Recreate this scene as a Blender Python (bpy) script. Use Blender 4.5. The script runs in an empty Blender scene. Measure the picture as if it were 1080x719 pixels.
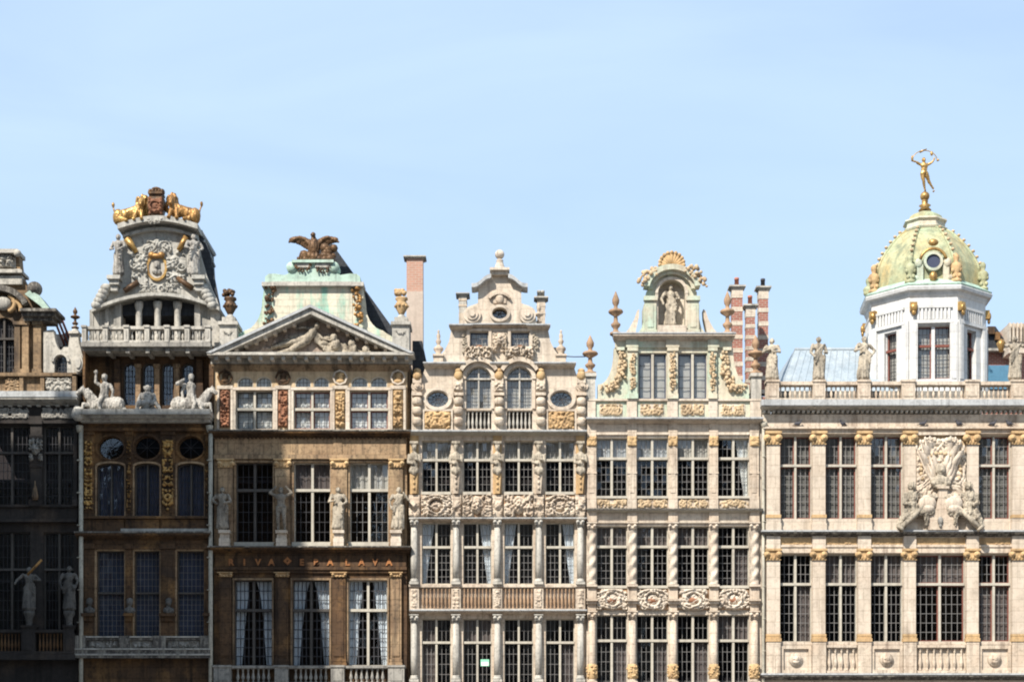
import bpy, math, random
import numpy as np
from mathutils import Vector, Matrix
from mathutils.geometry import tessellate_polygon

R = math.radians
scene = bpy.context.scene
COL = scene.collection

# ------------------------------------------------------------------ camera, sky, sun, exposure
S, D, EYE, HZ = 28.0, 65.0, 1.7, 820.0      # scale of the house row, viewing distance, eye height, eye level
cam_d = bpy.data.cameras.new('camera')
cam = bpy.data.objects.new('camera', cam_d)
COL.objects.link(cam)
cam.location = (0, -D, EYE)
cam.rotation_euler = (R(90), 0, 0)
cam_d.sensor_width = 36
cam_d.lens = 36 * D / (1080 / S)
cam_d.shift_y = (HZ - 359.5) / 1080
cam_d.clip_start, cam_d.clip_end = 0.5, 3000
scene.camera = cam

SUN_EL, SUN_AZ = R(46), R(33)               # azimuth measured from straight behind the camera towards its left side
to_sun = Vector((-math.sin(SUN_AZ) * math.cos(SUN_EL), -math.cos(SUN_AZ) * math.cos(SUN_EL), math.sin(SUN_EL)))
sun_d = bpy.data.lights.new('sun', 'SUN')
sun_d.energy, sun_d.angle, sun_d.color = 5.0, R(0.5), (1.0, 0.93, 0.835)
sun = bpy.data.objects.new('sun', sun_d)
COL.objects.link(sun)
sun.location = (-30, -60, 80)
sun.rotation_euler = to_sun.to_track_quat('Z', 'Y').to_euler()

world = bpy.data.worlds.new('World')
scene.world = world
world.use_nodes = True
wn, wl = world.node_tree.nodes, world.node_tree.links
wn.clear()
w_out = wn.new('ShaderNodeOutputWorld')
w_bg = wn.new('ShaderNodeBackground')
w_sky = wn.new('ShaderNodeTexSky')
w_sky.sky_type = 'NISHITA'
w_sky.sun_disc = False
w_sky.sun_elevation = SUN_EL
w_sky.sun_rotation = math.atan2(to_sun.x, to_sun.y)
w_sky.air_density, w_sky.dust_density, w_sky.ozone_density = 1.0, 0.6, 1.6
w_bg.inputs['Strength'].default_value = 0.127
tc = wn.new('ShaderNodeTexCoord')
mp = wn.new('ShaderNodeMapping')
mp.inputs['Scale'].default_value = (1.6, 1.6, 7.0)
mp.inputs['Rotation'].default_value = (0, R(8), R(15))
nz = wn.new('ShaderNodeTexNoise')
nz.inputs['Scale'].default_value = 2.2
nz.inputs['Detail'].default_value = 6
nz.inputs['Distortion'].default_value = 0.6
cr = wn.new('ShaderNodeValToRGB')
cr.color_ramp.elements[0].position, cr.color_ramp.elements[1].position = 0.30, 0.80
cr.color_ramp.elements[0].color, cr.color_ramp.elements[1].color = (0.60, 0.60, 0.60, 1), (0.90, 0.90, 0.90, 1)
mixc = wn.new('ShaderNodeMix')
mixc.data_type = 'RGBA'
mixc.inputs['B'].default_value = (3.2, 4.15, 5.25, 1)   # thin high cirrus
wl.new(tc.outputs['Generated'], mp.inputs['Vector'])
wl.new(mp.outputs['Vector'], nz.inputs['Vector'])
wl.new(nz.outputs['Fac'], cr.inputs['Fac'])
wl.new(cr.outputs['Color'], mixc.inputs['Factor'])
wl.new(w_sky.outputs['Color'], mixc.inputs['A'])
wl.new(mixc.outputs['Result'], w_bg.inputs['Color'])
wl.new(w_bg.outputs['Background'], w_out.inputs['Surface'])

vs = scene.view_settings
vs.view_transform, vs.look, vs.exposure, vs.gamma = 'Standard', 'None', 0.74, 1.0
scene.cycles.pixel_filter_type, scene.cycles.filter_width = 'BLACKMAN_HARRIS', 2.0
scene.cycles.max_bounces = 6
scene.cycles.transparent_max_bounces = 8

# ------------------------------------------------------------------ materials
def new_mat(name):
    m = bpy.data.materials.new(name)
    m.use_nodes = True
    nt = m.node_tree
    return m, nt, nt.nodes['Principled BSDF']

def stone(name, base, var, stain=(0.10, 0.09, 0.08), amount=0.35, rough=0.85, course=None, bump=0.25, blotch=None, bl_amt=0.5, joint=0.0, bl_map=None, bl_r=(0.5, 0.66)):
    """weathered stone: cloudy tone, fine grain, vertical rain streaks, optional coursing and a second blotch colour"""
    m, nt, b = new_mat(name)
    n, l = nt.nodes, nt.links
    geo = n.new('ShaderNodeNewGeometry')
    def noise(scale, detail, mapscale=None):
        t = n.new('ShaderNodeTexNoise')
        t.inputs['Scale'].default_value = scale
        t.inputs['Detail'].default_value = detail
        t.inputs['Roughness'].default_value = 0.62
        if mapscale:
            mm = n.new('ShaderNodeMapping')
            mm.inputs['Scale'].default_value = mapscale
            l.new(geo.outputs['Position'], mm.inputs['Vector'])
            l.new(mm.outputs['Vector'], t.inputs['Vector'])
        else:
            l.new(geo.outputs['Position'], t.inputs['Vector'])
        return t
    def ramp(src, p0, p1):
        r = n.new('ShaderNodeMapRange')
        r.inputs['From Min'].default_value, r.inputs['From Max'].default_value = p0, p1
        l.new(src, r.inputs['Value'])
        return r.outputs['Result']
    def mix(fac, a, bcol, mult=None):
        x = n.new('ShaderNodeMix')
        x.data_type = 'RGBA'
        if mult is not None:
            q = n.new('ShaderNodeMath'); q.operation = 'MULTIPLY'
            q.inputs[1].default_value = mult
            l.new(fac, q.inputs[0]); fac = q.outputs[0]
        l.new(fac, x.inputs['Factor'])
        for sock, v in (('A', a), ('B', bcol)):
            if isinstance(v, tuple): x.inputs[sock].default_value = (*v, 1)
            else: l.new(v, x.inputs[sock])
        return x.outputs['Result']
    c = mix(ramp(noise(0.8, 4).outputs['Fac'], 0.35, 0.65), base, var)
    if blotch:
        c = mix(ramp(noise(0.55, 5, bl_map).outputs['Fac'], *bl_r), c, blotch, bl_amt)
    fine = noise(9.0, 8)
    mid = noise(2.3, 7)
    c = mix(ramp(mid.outputs['Fac'], 0.48, 0.70), c, tuple(0.55 * q for q in base), min(1, amount * 0.9))
    c = mix(ramp(fine.outputs['Fac'], 0.50, 0.68), c, stain, min(1, amount * 0.8))
    st = noise(1.0, 6, (4.2, 4.2, 0.30))
    c = mix(ramp(st.outputs['Fac'], 0.50, 0.70), c, stain, min(1, amount * 1.1))
    st2 = noise(1.0, 4, (11.0, 11.0, 0.45))
    c = mix(ramp(st2.outputs['Fac'], 0.56, 0.74), c, stain, min(1, amount * 0.7))
    if joint and not course: course = (1.1, 0.42)
    if course:
        mm = n.new('ShaderNodeMapping')
        mm.inputs['Rotation'].default_value = (R(90), 0, 0)
        l.new(geo.outputs['Position'], mm.inputs['Vector'])
        bt = n.new('ShaderNodeTexBrick')
        bt.inputs['Scale'].default_value = 1.0
        bt.inputs['Brick Width'].default_value = course[0]
        bt.inputs['Row Height'].default_value = course[1]
        bt.inputs['Mortar Size'].default_value = 0.018
        bt.inputs['Color1'].default_value = (1, 1, 1, 1)
        bt.inputs['Color2'].default_value = (0.86, 0.84, 0.80, 1)
        bt.inputs['Mortar'].default_value = (0.45, 0.42, 0.38, 1)
        l.new(mm.outputs['Vector'], bt.inputs['Vector'])
        x = n.new('ShaderNodeMix'); x.data_type = 'RGBA'; x.blend_type = 'MULTIPLY'
        x.inputs['Factor'].default_value = joint or 0.6
        l.new(c, x.inputs['A']); l.new(bt.outputs['Color'], x.inputs['B'])
        c = x.outputs['Result']
    l.new(c, b.inputs['Base Color'])
    b.inputs['Roughness'].default_value = rough
    b.inputs['Specular IOR Level'].default_value = 0.15
    bp = n.new('ShaderNodeBump')
    bp.inputs['Strength'].default_value = bump
    bp.inputs['Distance'].default_value = 0.03
    l.new(fine.outputs['Fac'], bp.inputs['Height'])
    l.new(bp.outputs['Normal'], b.inputs['Normal'])
    return m

def metal(name, base, var, rough=0.4, metallic=0.7, stain=(0.12, 0.10, 0.06), amount=0.3):
    m = stone(name, base, var, stain, amount, rough, bump=0.15)
    m.node_tree.nodes['Principled BSDF'].inputs['Metallic'].default_value = metallic
    return m

def brick(name, c1, c2, mortar, w=0.24, h=0.085):
    m, nt, b = new_mat(name)
    n, l = nt.nodes, nt.links
    geo = n.new('ShaderNodeNewGeometry')
    sx = n.new('ShaderNodeSeparateXYZ'); l.new(geo.outputs['Position'], sx.inputs[0])
    ad = n.new('ShaderNodeMath'); l.new(sx.outputs['X'], ad.inputs[0]); l.new(sx.outputs['Y'], ad.inputs[1])
    cb = n.new('ShaderNodeCombineXYZ'); l.new(ad.outputs[0], cb.inputs['X']); l.new(sx.outputs['Z'], cb.inputs['Y'])
    bt = n.new('ShaderNodeTexBrick')
    bt.inputs['Scale'].default_value = 1
    bt.inputs['Brick Width'].default_value, bt.inputs['Row Height'].default_value = w, h
    bt.inputs['Mortar Size'].default_value = 0.012
    bt.inputs['Color1'].default_value, bt.inputs['Color2'].default_value = (*c1, 1), (*c2, 1)
    bt.inputs['Mortar'].default_value = (*mortar, 1)
    l.new(cb.outputs[0], bt.inputs['Vector'])
    l.new(bt.outputs['Color'], b.inputs['Base Color'])
    b.inputs['Roughness'].default_value = 0.9
    return m

def glass(name, tint=(0.75, 0.8, 0.85), extra=0.0):
    m = bpy.data.materials.new(name); m.use_nodes = True
    n, l = m.node_tree.nodes, m.node_tree.links
    n.clear()
    o = n.new('ShaderNodeOutputMaterial'); mx = n.new('ShaderNodeMixShader')
    t = n.new('ShaderNodeBsdfTransparent'); t.inputs['Color'].default_value = (*tint, 1)
    g = n.new('ShaderNodeBsdfGlossy'); g.inputs['Roughness'].default_value = 0.03
    g.inputs['Color'].default_value = (0.95, 0.97, 1, 1)
    a = n.new('ShaderNodeMath'); a.inputs[1].default_value = 0.04 + extra
    g0 = n.new('ShaderNodeNewGeometry'); dt = n.new('ShaderNodeVectorMath'); dt.operation = 'DOT_PRODUCT'
    l.new(g0.outputs['Normal'], dt.inputs[0]); l.new(g0.outputs['Incoming'], dt.inputs[1])
    def mth(op, src, v=None, rev=False):
        q = n.new('ShaderNodeMath'); q.operation = op
        l.new(src, q.inputs[1 if rev else 0])
        if v is not None: q.inputs[0 if rev else 1].default_value = v
        return q.outputs[0]
    fres = mth('MULTIPLY', mth('POWER', mth('SUBTRACT', mth('ABSOLUTE', dt.outputs['Value']), 1.0, True), 5.0), 0.9)   # Schlick, alike from both sides
    geo = n.new('ShaderNodeNewGeometry'); nt_ = n.new('ShaderNodeTexNoise'); nt_.inputs['Scale'].default_value = 2.5
    bp = n.new('ShaderNodeBump'); bp.inputs['Strength'].default_value = 0.10; bp.inputs['Distance'].default_value = 0.02
    l.new(geo.outputs['Position'], nt_.inputs['Vector']); l.new(nt_.outputs['Fac'], bp.inputs['Height'])
    l.new(bp.outputs['Normal'], g.inputs['Normal'])
    l.new(fres, a.inputs[0]); l.new(a.outputs[0], mx.inputs['Fac'])
    l.new(t.outputs[0], mx.inputs[1]); l.new(g.outputs[0], mx.inputs[2]); l.new(mx.outputs[0], o.inputs['Surface'])
    return m

def plain(name, col, rough=0.7, metallic=0.0, var=0.25):
    m, nt, b = new_mat(name)
    n, l = nt.nodes, nt.links
    geo = n.new('ShaderNodeNewGeometry'); t = n.new('ShaderNodeTexNoise')
    t.inputs['Scale'].default_value = 3.0; t.inputs['Detail'].default_value = 5
    l.new(geo.outputs['Position'], t.inputs['Vector'])
    x = n.new('ShaderNodeMix'); x.data_type = 'RGBA'
    x.inputs['A'].default_value = (*[c * (1 - var) for c in col], 1)
    x.inputs['B'].default_value = (*[min(1, c * (1 + var)) for c in col], 1)
    l.new(t.outputs['Fac'], x.inputs['Factor']); l.new(x.outputs['Result'], b.inputs['Base Color'])
    b.inputs['Roughness'].default_value = rough
    b.inputs['Specular IOR Level'].default_value = 0.2
    b.inputs['Metallic'].default_value = metallic
    return m

M = {}
M['cream'] = stone('cream_stone', (0.58, 0.50, 0.40), (0.49, 0.395, 0.305), (0.15, 0.11, 0.085), 0.6, joint=0.4, blotch=(0.63, 0.57, 0.48))
M['rose'] = stone('rose_cream_stone', (0.56, 0.485, 0.395), (0.50, 0.42, 0.335), (0.22, 0.175, 0.135), 0.45, joint=0.35, blotch=(0.59, 0.53, 0.445))
M['pale'] = stone('pale_stone', (0.61, 0.545, 0.455), (0.53, 0.45, 0.36), (0.20, 0.16, 0.13), 0.55, joint=0.35, blotch=(0.54, 0.43, 0.335))
M['greenish'] = stone('copper_streaked_stone', (0.57, 0.525, 0.41), (0.50, 0.45, 0.345), (0.23, 0.19, 0.14), 0.55, blotch=(0.38, 0.50, 0.40), bl_amt=0.8, bl_r=(0.45, 0.60))
M['grey'] = stone('grey_weathered_stone', (0.34, 0.32, 0.28), (0.24, 0.23, 0.21), (0.055, 0.055, 0.055), 0.7)
M['greylight'] = stone('light_grey_stone', (0.50, 0.47, 0.41), (0.37, 0.35, 0.31), (0.09, 0.09, 0.085), 0.65)
M['stern'] = stone('pale_stern_stone', (0.45, 0.435, 0.39), (0.36, 0.35, 0.315), (0.10, 0.095, 0.09), 0.6)
M['brown'] = stone('brown_sandstone', (0.120, 0.070, 0.038), (0.055, 0.037, 0.026), (0.016, 0.013, 0.012), 0.75, joint=0.5, blotch=(0.30, 0.165, 0.065), bl_amt=0.75)
M['tan'] = stone('tan_sandstone', (0.39, 0.275, 0.165), (0.25, 0.165, 0.10), (0.05, 0.04, 0.032), 0.75, joint=0.5, blotch=(0.48, 0.36, 0.22), bl_amt=0.6)
M['tympanum'] = stone('sandy_tympanum_stone', (0.40, 0.315, 0.25), (0.29, 0.23, 0.19), (0.06, 0.05, 0.045), 0.7, blotch=(0.13, 0.10, 0.08), bl_amt=0.5)
M['statue_shaded'] = stone('shaded_statue_stone', (0.36, 0.315, 0.25), (0.21, 0.185, 0.15), (0.035, 0.03, 0.028), 0.9, bump=0.6)  # statue stone with the shade put into its colour
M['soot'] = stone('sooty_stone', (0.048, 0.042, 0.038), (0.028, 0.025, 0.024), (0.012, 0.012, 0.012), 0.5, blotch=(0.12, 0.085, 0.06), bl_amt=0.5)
M['ochre'] = stone('ochre_carved_stone', (0.54, 0.38, 0.20), (0.44, 0.29, 0.15), (0.18, 0.12, 0.07), 0.6)
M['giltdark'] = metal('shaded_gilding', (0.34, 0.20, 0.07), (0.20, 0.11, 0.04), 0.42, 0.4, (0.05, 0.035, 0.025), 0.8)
M['worn'] = stone('worn_tan_stone', (0.32, 0.225, 0.135), (0.17, 0.115, 0.07), (0.035, 0.03, 0.028), 0.8, joint=0.4, blotch=(0.055, 0.045, 0.04), bl_amt=0.8)
M['redstone'] = stone('reddish_carved_stone', (0.32, 0.15, 0.085), (0.24, 0.115, 0.07), (0.08, 0.05, 0.04), 0.5)
M['terracotta'] = stone('tan_terracotta', (0.40, 0.265, 0.165), (0.31, 0.20, 0.125), (0.11, 0.08, 0.055), 0.6)
M['buff'] = stone('buff_carved_stone', (0.54, 0.42, 0.27), (0.46, 0.34, 0.21), (0.20, 0.14, 0.09), 0.6)
M['white'] = stone('white_painted_stone', (0.62, 0.62, 0.605), (0.56, 0.56, 0.55), (0.32, 0.32, 0.31), 0.42, rough=0.7, course=(1.3, 0.5), joint=0.25)
M['statue'] = stone('statue_stone', (0.46, 0.40, 0.31), (0.32, 0.28, 0.22), (0.07, 0.06, 0.05), 0.9, bump=0.6)
M['statue_grey'] = stone('statue_grey_stone', (0.44, 0.415, 0.37), (0.28, 0.265, 0.24), (0.045, 0.042, 0.04), 0.95, bump=0.6)
M['statue_dark'] = stone('statue_dark_stone', (0.16, 0.15, 0.135), (0.08, 0.075, 0.068), (0.02, 0.02, 0.02), 0.7, bump=0.6)
M['ashlar'] = stone('coursed_pale_stone', (0.60, 0.57, 0.46), (0.54, 0.50, 0.39), (0.26, 0.23, 0.18), 0.45, course=(1.2, 0.26), joint=0.38, blotch=(0.15, 0.45, 0.36), bl_amt=0.9, bl_map=(2.6, 2.6, 0.7), bl_r=(0.50, 0.62))
M['copper'] = stone('green_copper', (0.34, 0.48, 0.40), (0.42, 0.53, 0.45), (0.17, 0.21, 0.18), 0.6, rough=0.6, blotch=(0.46, 0.47, 0.39), bl_amt=0.5)
M['dome'] = stone('gilded_green_dome', (0.40, 0.375, 0.22), (0.32, 0.38, 0.25), (0.16, 0.18, 0.12), 0.8, rough=0.5, blotch=(0.42, 0.31, 0.14), bl_amt=0.8, bl_map=(2, 2, .7))
M['gold'] = metal('gilding', (0.56, 0.36, 0.13), (0.36, 0.21, 0.075), 0.36, 0.5, (0.11, 0.06, 0.03), 0.75)
M['oldgold'] = metal('worn_gilding', (0.40, 0.22, 0.075), (0.26, 0.14, 0.055), 0.45, 0.35, (0.07, 0.045, 0.03), 0.7)
M['letter'] = metal('dull_orange_gilding', (0.46, 0.20, 0.075), (0.30, 0.125, 0.05), 0.5, 0.1, (0.08, 0.05, 0.03), 0.5)
M['bronze'] = metal('brown_bronze', (0.17, 0.095, 0.045), (0.08, 0.052, 0.035), 0.5, 0.25, (0.03, 0.025, 0.022), 0.8)
M['slate'] = stone('dark_slate', (0.040, 0.045, 0.055), (0.030, 0.033, 0.040), (0.10, 0.11, 0.11), 0.2, rough=0.6, course=(0.3, 0.2))
M['zinc'] = stone('blue_grey_zinc', (0.34, 0.38, 0.405), (0.27, 0.32, 0.36), (0.15, 0.19, 0.22), 0.5, rough=0.5)
M['bluezinc'] = stone('blue_zinc', (0.10, 0.22, 0.32), (0.08, 0.19, 0.28), (0.05, 0.10, 0.14), 0.3, rough=0.5)
M['leadtop'] = stone('lead_flashing', (0.44, 0.45, 0.45), (0.36, 0.37, 0.37), (0.10, 0.10, 0.10), 0.5, rough=0.55)
M['darkledge'] = stone('dirty_ledge', (0.10, 0.09, 0.08), (0.06, 0.055, 0.05), (0.40, 0.37, 0.31), 0.65)
M['pipe'] = stone('pale_drainpipe_paint', (0.46, 0.43, 0.35), (0.38, 0.35, 0.28), (0.10, 0.09, 0.08), 0.6, rough=0.6)
M['mullion'] = stone('mullion_stone', (0.46, 0.43, 0.36), (0.40, 0.37, 0.31), (0.18, 0.16, 0.14), 0.35)
M['mulliondark'] = stone('dark_mullion', (0.10, 0.09, 0.08), (0.07, 0.065, 0.06), (0.03, 0.03, 0.03), 0.4)
M['redwood'] = plain('red_brown_joinery', (0.17, 0.060, 0.045), 0.6)
M['bluewood'] = plain('dark_blue_joinery', (0.045, 0.055, 0.09), 0.6)
M['lead'] = plain('grey_glazing_bar', (0.17, 0.165, 0.16), 0.6)
M['haze'] = plain('grey_blind', (0.20, 0.19, 0.175), 0.9, var=0.5)
M['leaddark'] = plain('dark_glazing_bar', (0.05, 0.05, 0.055), 0.6)
M['glass'] = glass('window_glass')
M['glassold'] = glass('old_leaded_glass', (0.74, 0.76, 0.76), 0.03)
M['room'] = plain('dark_room', (0.035, 0.028, 0.028), 0.9)
M['curtain'] = plain('white_curtain', (0.82, 0.82, 0.80), 0.9, var=0.08)
M['net'] = plain('grey_net_curtain', (0.52, 0.49, 0.45), 0.9, var=0.3)
M['netdark'] = plain('brown_blind', (0.16, 0.12, 0.10), 0.9, var=0.4)
M['blueblind'] = plain('dark_blue_curtain', (0.07, 0.09, 0.15), 0.9, var=0.5)
M['brick'] = brick('red_brick', (0.30, 0.095, 0.065), (0.21, 0.07, 0.05), (0.34, 0.27, 0.22))
M['brickpink'] = brick('pink_brick', (0.42, 0.225, 0.16), (0.35, 0.19, 0.135), (0.40, 0.31, 0.25), 0.26, 0.09)
M['render'] = stone('pinkish_render', (0.50, 0.42, 0.35), (0.45, 0.37, 0.31), (0.28, 0.23, 0.19), 0.45)
M['pot'] = plain('clay_chimney_pot', (0.40, 0.16, 0.11), 0.8)
M['darkpot'] = plain('black_chimney_pot', (0.06, 0.06, 0.07), 0.7)
M['sign'] = plain('green_sign_paint', (0.25, 0.62, 0.42), 0.5)
M['signpaper'] = plain('white_sign_paper', (0.75, 0.76, 0.74), 0.6, var=0.05)
M['pigeon'] = plain('pigeon_feathers', (0.06, 0.06, 0.07), 0.8)
M['cobble'] = stone('cobbles', (0.27, 0.25, 0.23), (0.22, 0.20, 0.185), (0.10, 0.095, 0.09), 0.4)

# ------------------------------------------------------------------ geometry helpers
def X(px, y=0.0): return (px - 540) / S * (D + y) / D
def Z(py, y=0.0): return EYE + (HZ - py) / S * (D + y) / D
def P3(px, py, y=0.0): return Vector((X(px, y), y, Z(py, y)))

def arc(cx, cy, rx, ry, a0, a1, n=14):
    return [(cx + rx * math.cos(R(a0 + (a1 - a0) * i / n)), cy - ry * math.sin(R(a0 + (a1 - a0) * i / n))) for i in range(n + 1)]
def oval(cx, cy, rx, ry, n=28): return arc(cx, cy, rx, ry, 0, 360, n)[:-1]
def rect(x0, x1, y0, y1): return [(x0, y0), (x1, y0), (x1, y1), (x0, y1)]
def arched(x0, x1, ytop, ybot, rise=None, n=14):
    rx = (x1 - x0) / 2
    ry = rx if rise is None else rise
    return arc((x0 + x1) / 2, ytop + ry, rx, ry, 180, 0, n) + [(x1, ybot), (x0, ybot)]

W = {}          # world position of every object's origin

def link(name, data, parent, at):
    o = bpy.data.objects.new(name, data)
    COL.objects.link(o)
    at = Vector(at)
    W[o] = at
    if parent:
        o.parent = parent
        o.location = at - W[parent]
    else:
        o.location = at
    return o

def tag(o, label=None, cat=None, group=None, kind=None):
    for k, v in (('label', label), ('category', cat), ('group', group), ('kind', kind)):
        if v: o[k] = v
    return o

def thing(name, label, cat, at, group=None):
    return tag(link(name, None, None, at), label, cat, group)

def dup(src, parent, at, kids=True):
    c = src.copy()
    COL.objects.link(c)
    at = Vector(at)
    W[c] = at
    c.parent = parent
    c.location = at - (W[parent] if parent else Vector())
    if kids:
        for ch in list(src.children):
            dup(ch, c, at + (W[ch] - W[src]))
    return c

class MB:
    def __init__(s):
        s.v, s.f, s.mi, s.sm, s.cur, s.T = [], [], [], [], 0, None
    def mat(s, i): s.cur = i; return s
    def add(s, vs, fs, smooth=False):
        k = len(s.v)
        for p in vs:
            p = Vector(p)
            s.v.append(s.T @ p if s.T else p)
        for f in fs:
            s.f.append([k + i for i in f]); s.mi.append(s.cur); s.sm.append(smooth)
        return s
    def box(s, x0, x1, y0, y1, z0, z1):
        return s.add([(x0, y0, z0), (x1, y0, z0), (x1, y1, z0), (x0, y1, z0), (x0, y0, z1), (x1, y0, z1), (x1, y1, z1), (x0, y1, z1)],
                     [(0, 3, 2, 1), (4, 5, 6, 7), (0, 1, 5, 4), (1, 2, 6, 5), (2, 3, 7, 6), (3, 0, 4, 7)])
    def pb(s, px0, px1, py0, py1, y0, y1): return s.box(X(px0), X(px1), y0, y1, Z(py1), Z(py0))
    def prism(s, outer, y0, y1, holes=(), world=False):
        """a plate of the given outline (in the facade plane) from depth y0 to y1, with openings"""
        loops = [outer] + list(holes)
        if not world: loops = [[(X(a), Z(b)) for a, b in lp] for lp in loops]
        tris = tessellate_polygon([[Vector((a, b, 0)) for a, b in lp] for lp in loops])
        flat = [p for lp in loops for p in lp]
        n = len(flat)
        vsx = [(a, y0, b) for a, b in flat] + [(a, y1, b) for a, b in flat]
        fs = []
        for t in tris:
            a, b, c = (flat[i] for i in t)
            if (b[0] - a[0]) * (c[1] - a[1]) - (b[1] - a[1]) * (c[0] - a[0]) < 0: t = t[::-1]
            fs.append(tuple(t)); fs.append(tuple(n + i for i in reversed(t)))
        k = 0
        for j, lp in enumerate(loops):
            m = len(lp)
            area = sum(lp[i][0] * lp[(i + 1) % m][1] - lp[(i + 1) % m][0] * lp[i][1] for i in range(m))
            fwd = (area > 0) == (j == 0)
            for i in range(m):
                a, b = k + i, k + (i + 1) % m
                fs.append((b, a, n + a, n + b) if fwd else (a, b, n + b, n + a))
            k += m
        return s.add(vsx, fs)
    def lathe(s, cx, cy, prof, n=14, smooth=True, rot=0.0):
        """prof: (radius, z) from bottom to top, metres"""
        vsx, fs = [], []
        for r, z in prof:
            for i in range(n):
                a = rot + 2 * math.pi * i / n
                vsx.append((cx + r * math.cos(a), cy + r * math.sin(a), z))
        for j in range(len(prof) - 1):
            for i in range(n):
                fs.append((j * n + i, j * n + (i + 1) % n, (j + 1) * n + (i + 1) % n, (j + 1) * n + i))
        fs.append(tuple(range(n))[::-1])
        fs.append(tuple((len(prof) - 1) * n + i for i in range(n)))
        return s.add(vsx, fs, smooth)
    def plathe(s, px, y, prof, n=14, smooth=True, rot=0.0):
        """prof: (radius in facade px, py) bottom to top"""
        return s.lathe(X(px), y, [(max(r, 0.02) / S, Z(py)) for r, py in prof], n, smooth, rot)
    def mould(s, px0, px1, prof, yb=0.1):
        """a moulding running along the facade; prof: (projection in m, py) from top to bottom; yb: depth of its back"""
        pts = [(-p, Z(q)) for p, q in prof]
        pts = [(yb, pts[0][1])] + pts + [(yb, pts[-1][1])]
        n = len(pts)
        x0, x1 = X(px0), X(px1)
        vsx = [(x0, y, z) for y, z in pts] + [(x1, y, z) for y, z in pts]
        fs = [tuple(range(n)), tuple(range(2 * n - 1, n - 1, -1))]
        for i in range(n):
            j = (i + 1) % n
            fs.append((i, n + i, n + j, j))
        return s.add(vsx, fs)
    def ball(s, c, r, n=10):
        if not hasattr(r, '__len__'): r = (r, r, r)
        m = n // 2 + 1
        vsx, fs = [], []
        for j in range(m + 1):
            t = math.pi * j / m
            for i in range(n):
                a = 2 * math.pi * i / n
                vsx.append((c[0] + r[0] * math.sin(t) * math.cos(a), c[1] + r[1] * math.sin(t) * math.sin(a), c[2] - r[2] * math.cos(t)))
        for j in range(m):
            for i in range(n):
                fs.append((j * n + i, j * n + (i + 1) % n, (j + 1) * n + (i + 1) % n, (j + 1) * n + i))
        return s.add(vsx, fs, True)
    def cone(s, p0, p1, r0, r1, n=8, smooth=True):
        p0, p1 = Vector(p0), Vector(p1)
        d = (p1 - p0)
        if d.length < 1e-6: return s
        d.normalize()
        u = d.orthogonal().normalized(); w = d.cross(u)
        vsx, fs = [], []
        for p, r in ((p0, r0), (p1, r1)):
            for i in range(n):
                a = 2 * math.pi * i / n
                vsx.append(p + (u * math.cos(a) + w * math.sin(a)) * r)
        for i in range(n):
            fs.append((i, (i + 1) % n, n + (i + 1) % n, n + i))
        fs.append(tuple(range(n))[::-1]); fs.append(tuple(range(n, 2 * n)))
        return s.add(vsx, fs, smooth)
    def tube(s, pts, r, n=8):
        pts = [Vector(p) for p in pts]
        rr = r if hasattr(r, '__len__') else [r] * len(pts)
        vsx, fs = [], []
        u = None
        for k, p in enumerate(pts):
            d = (pts[min(k + 1, len(pts) - 1)] - pts[max(k - 1, 0)]).normalized()
            u = d.orthogonal().normalized() if u is None else (u - d * u.dot(d)).normalized()
            w = d.cross(u)
            for i in range(n):
                a = 2 * math.pi * i / n
                vsx.append(p + (u * math.cos(a) + w * math.sin(a)) * rr[k])
        for k in range(len(pts) - 1):
            for i in range(n):
                fs.append((k * n + i, k * n + (i + 1) % n, (k + 1) * n + (i + 1) % n, (k + 1) * n + i))
        fs.append(tuple(range(n))[::-1]); fs.append(tuple((len(pts) - 1) * n + i for i in range(n)))
        return s.add(vsx, fs, True)
    def data(s, name, mats, origin):
        me = bpy.data.meshes.new(name)
        o = Vector(origin)
        me.from_pydata([tuple(p - o) for p in s.v], [], s.f)
        for m in (mats if isinstance(mats, (list, tuple)) else [mats]):
            me.materials.append(M[m] if isinstance(m, str) else m)
        me.polygons.foreach_set('material_index', s.mi)
        me.polygons.foreach_set('use_smooth', s.sm)
        me.update()
        return me
    def build(s, name, mats, parent=None, at=None):
        if at is None:
            lo = [min(p[i] for p in s.v) for i in range(3)]; hi = [max(p[i] for p in s.v) for i in range(3)]
            at = ((lo[0] + hi[0]) / 2, (lo[1] + hi[1]) / 2, lo[2])
        return link(name, s.data(name, mats, at), parent, at)

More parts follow.
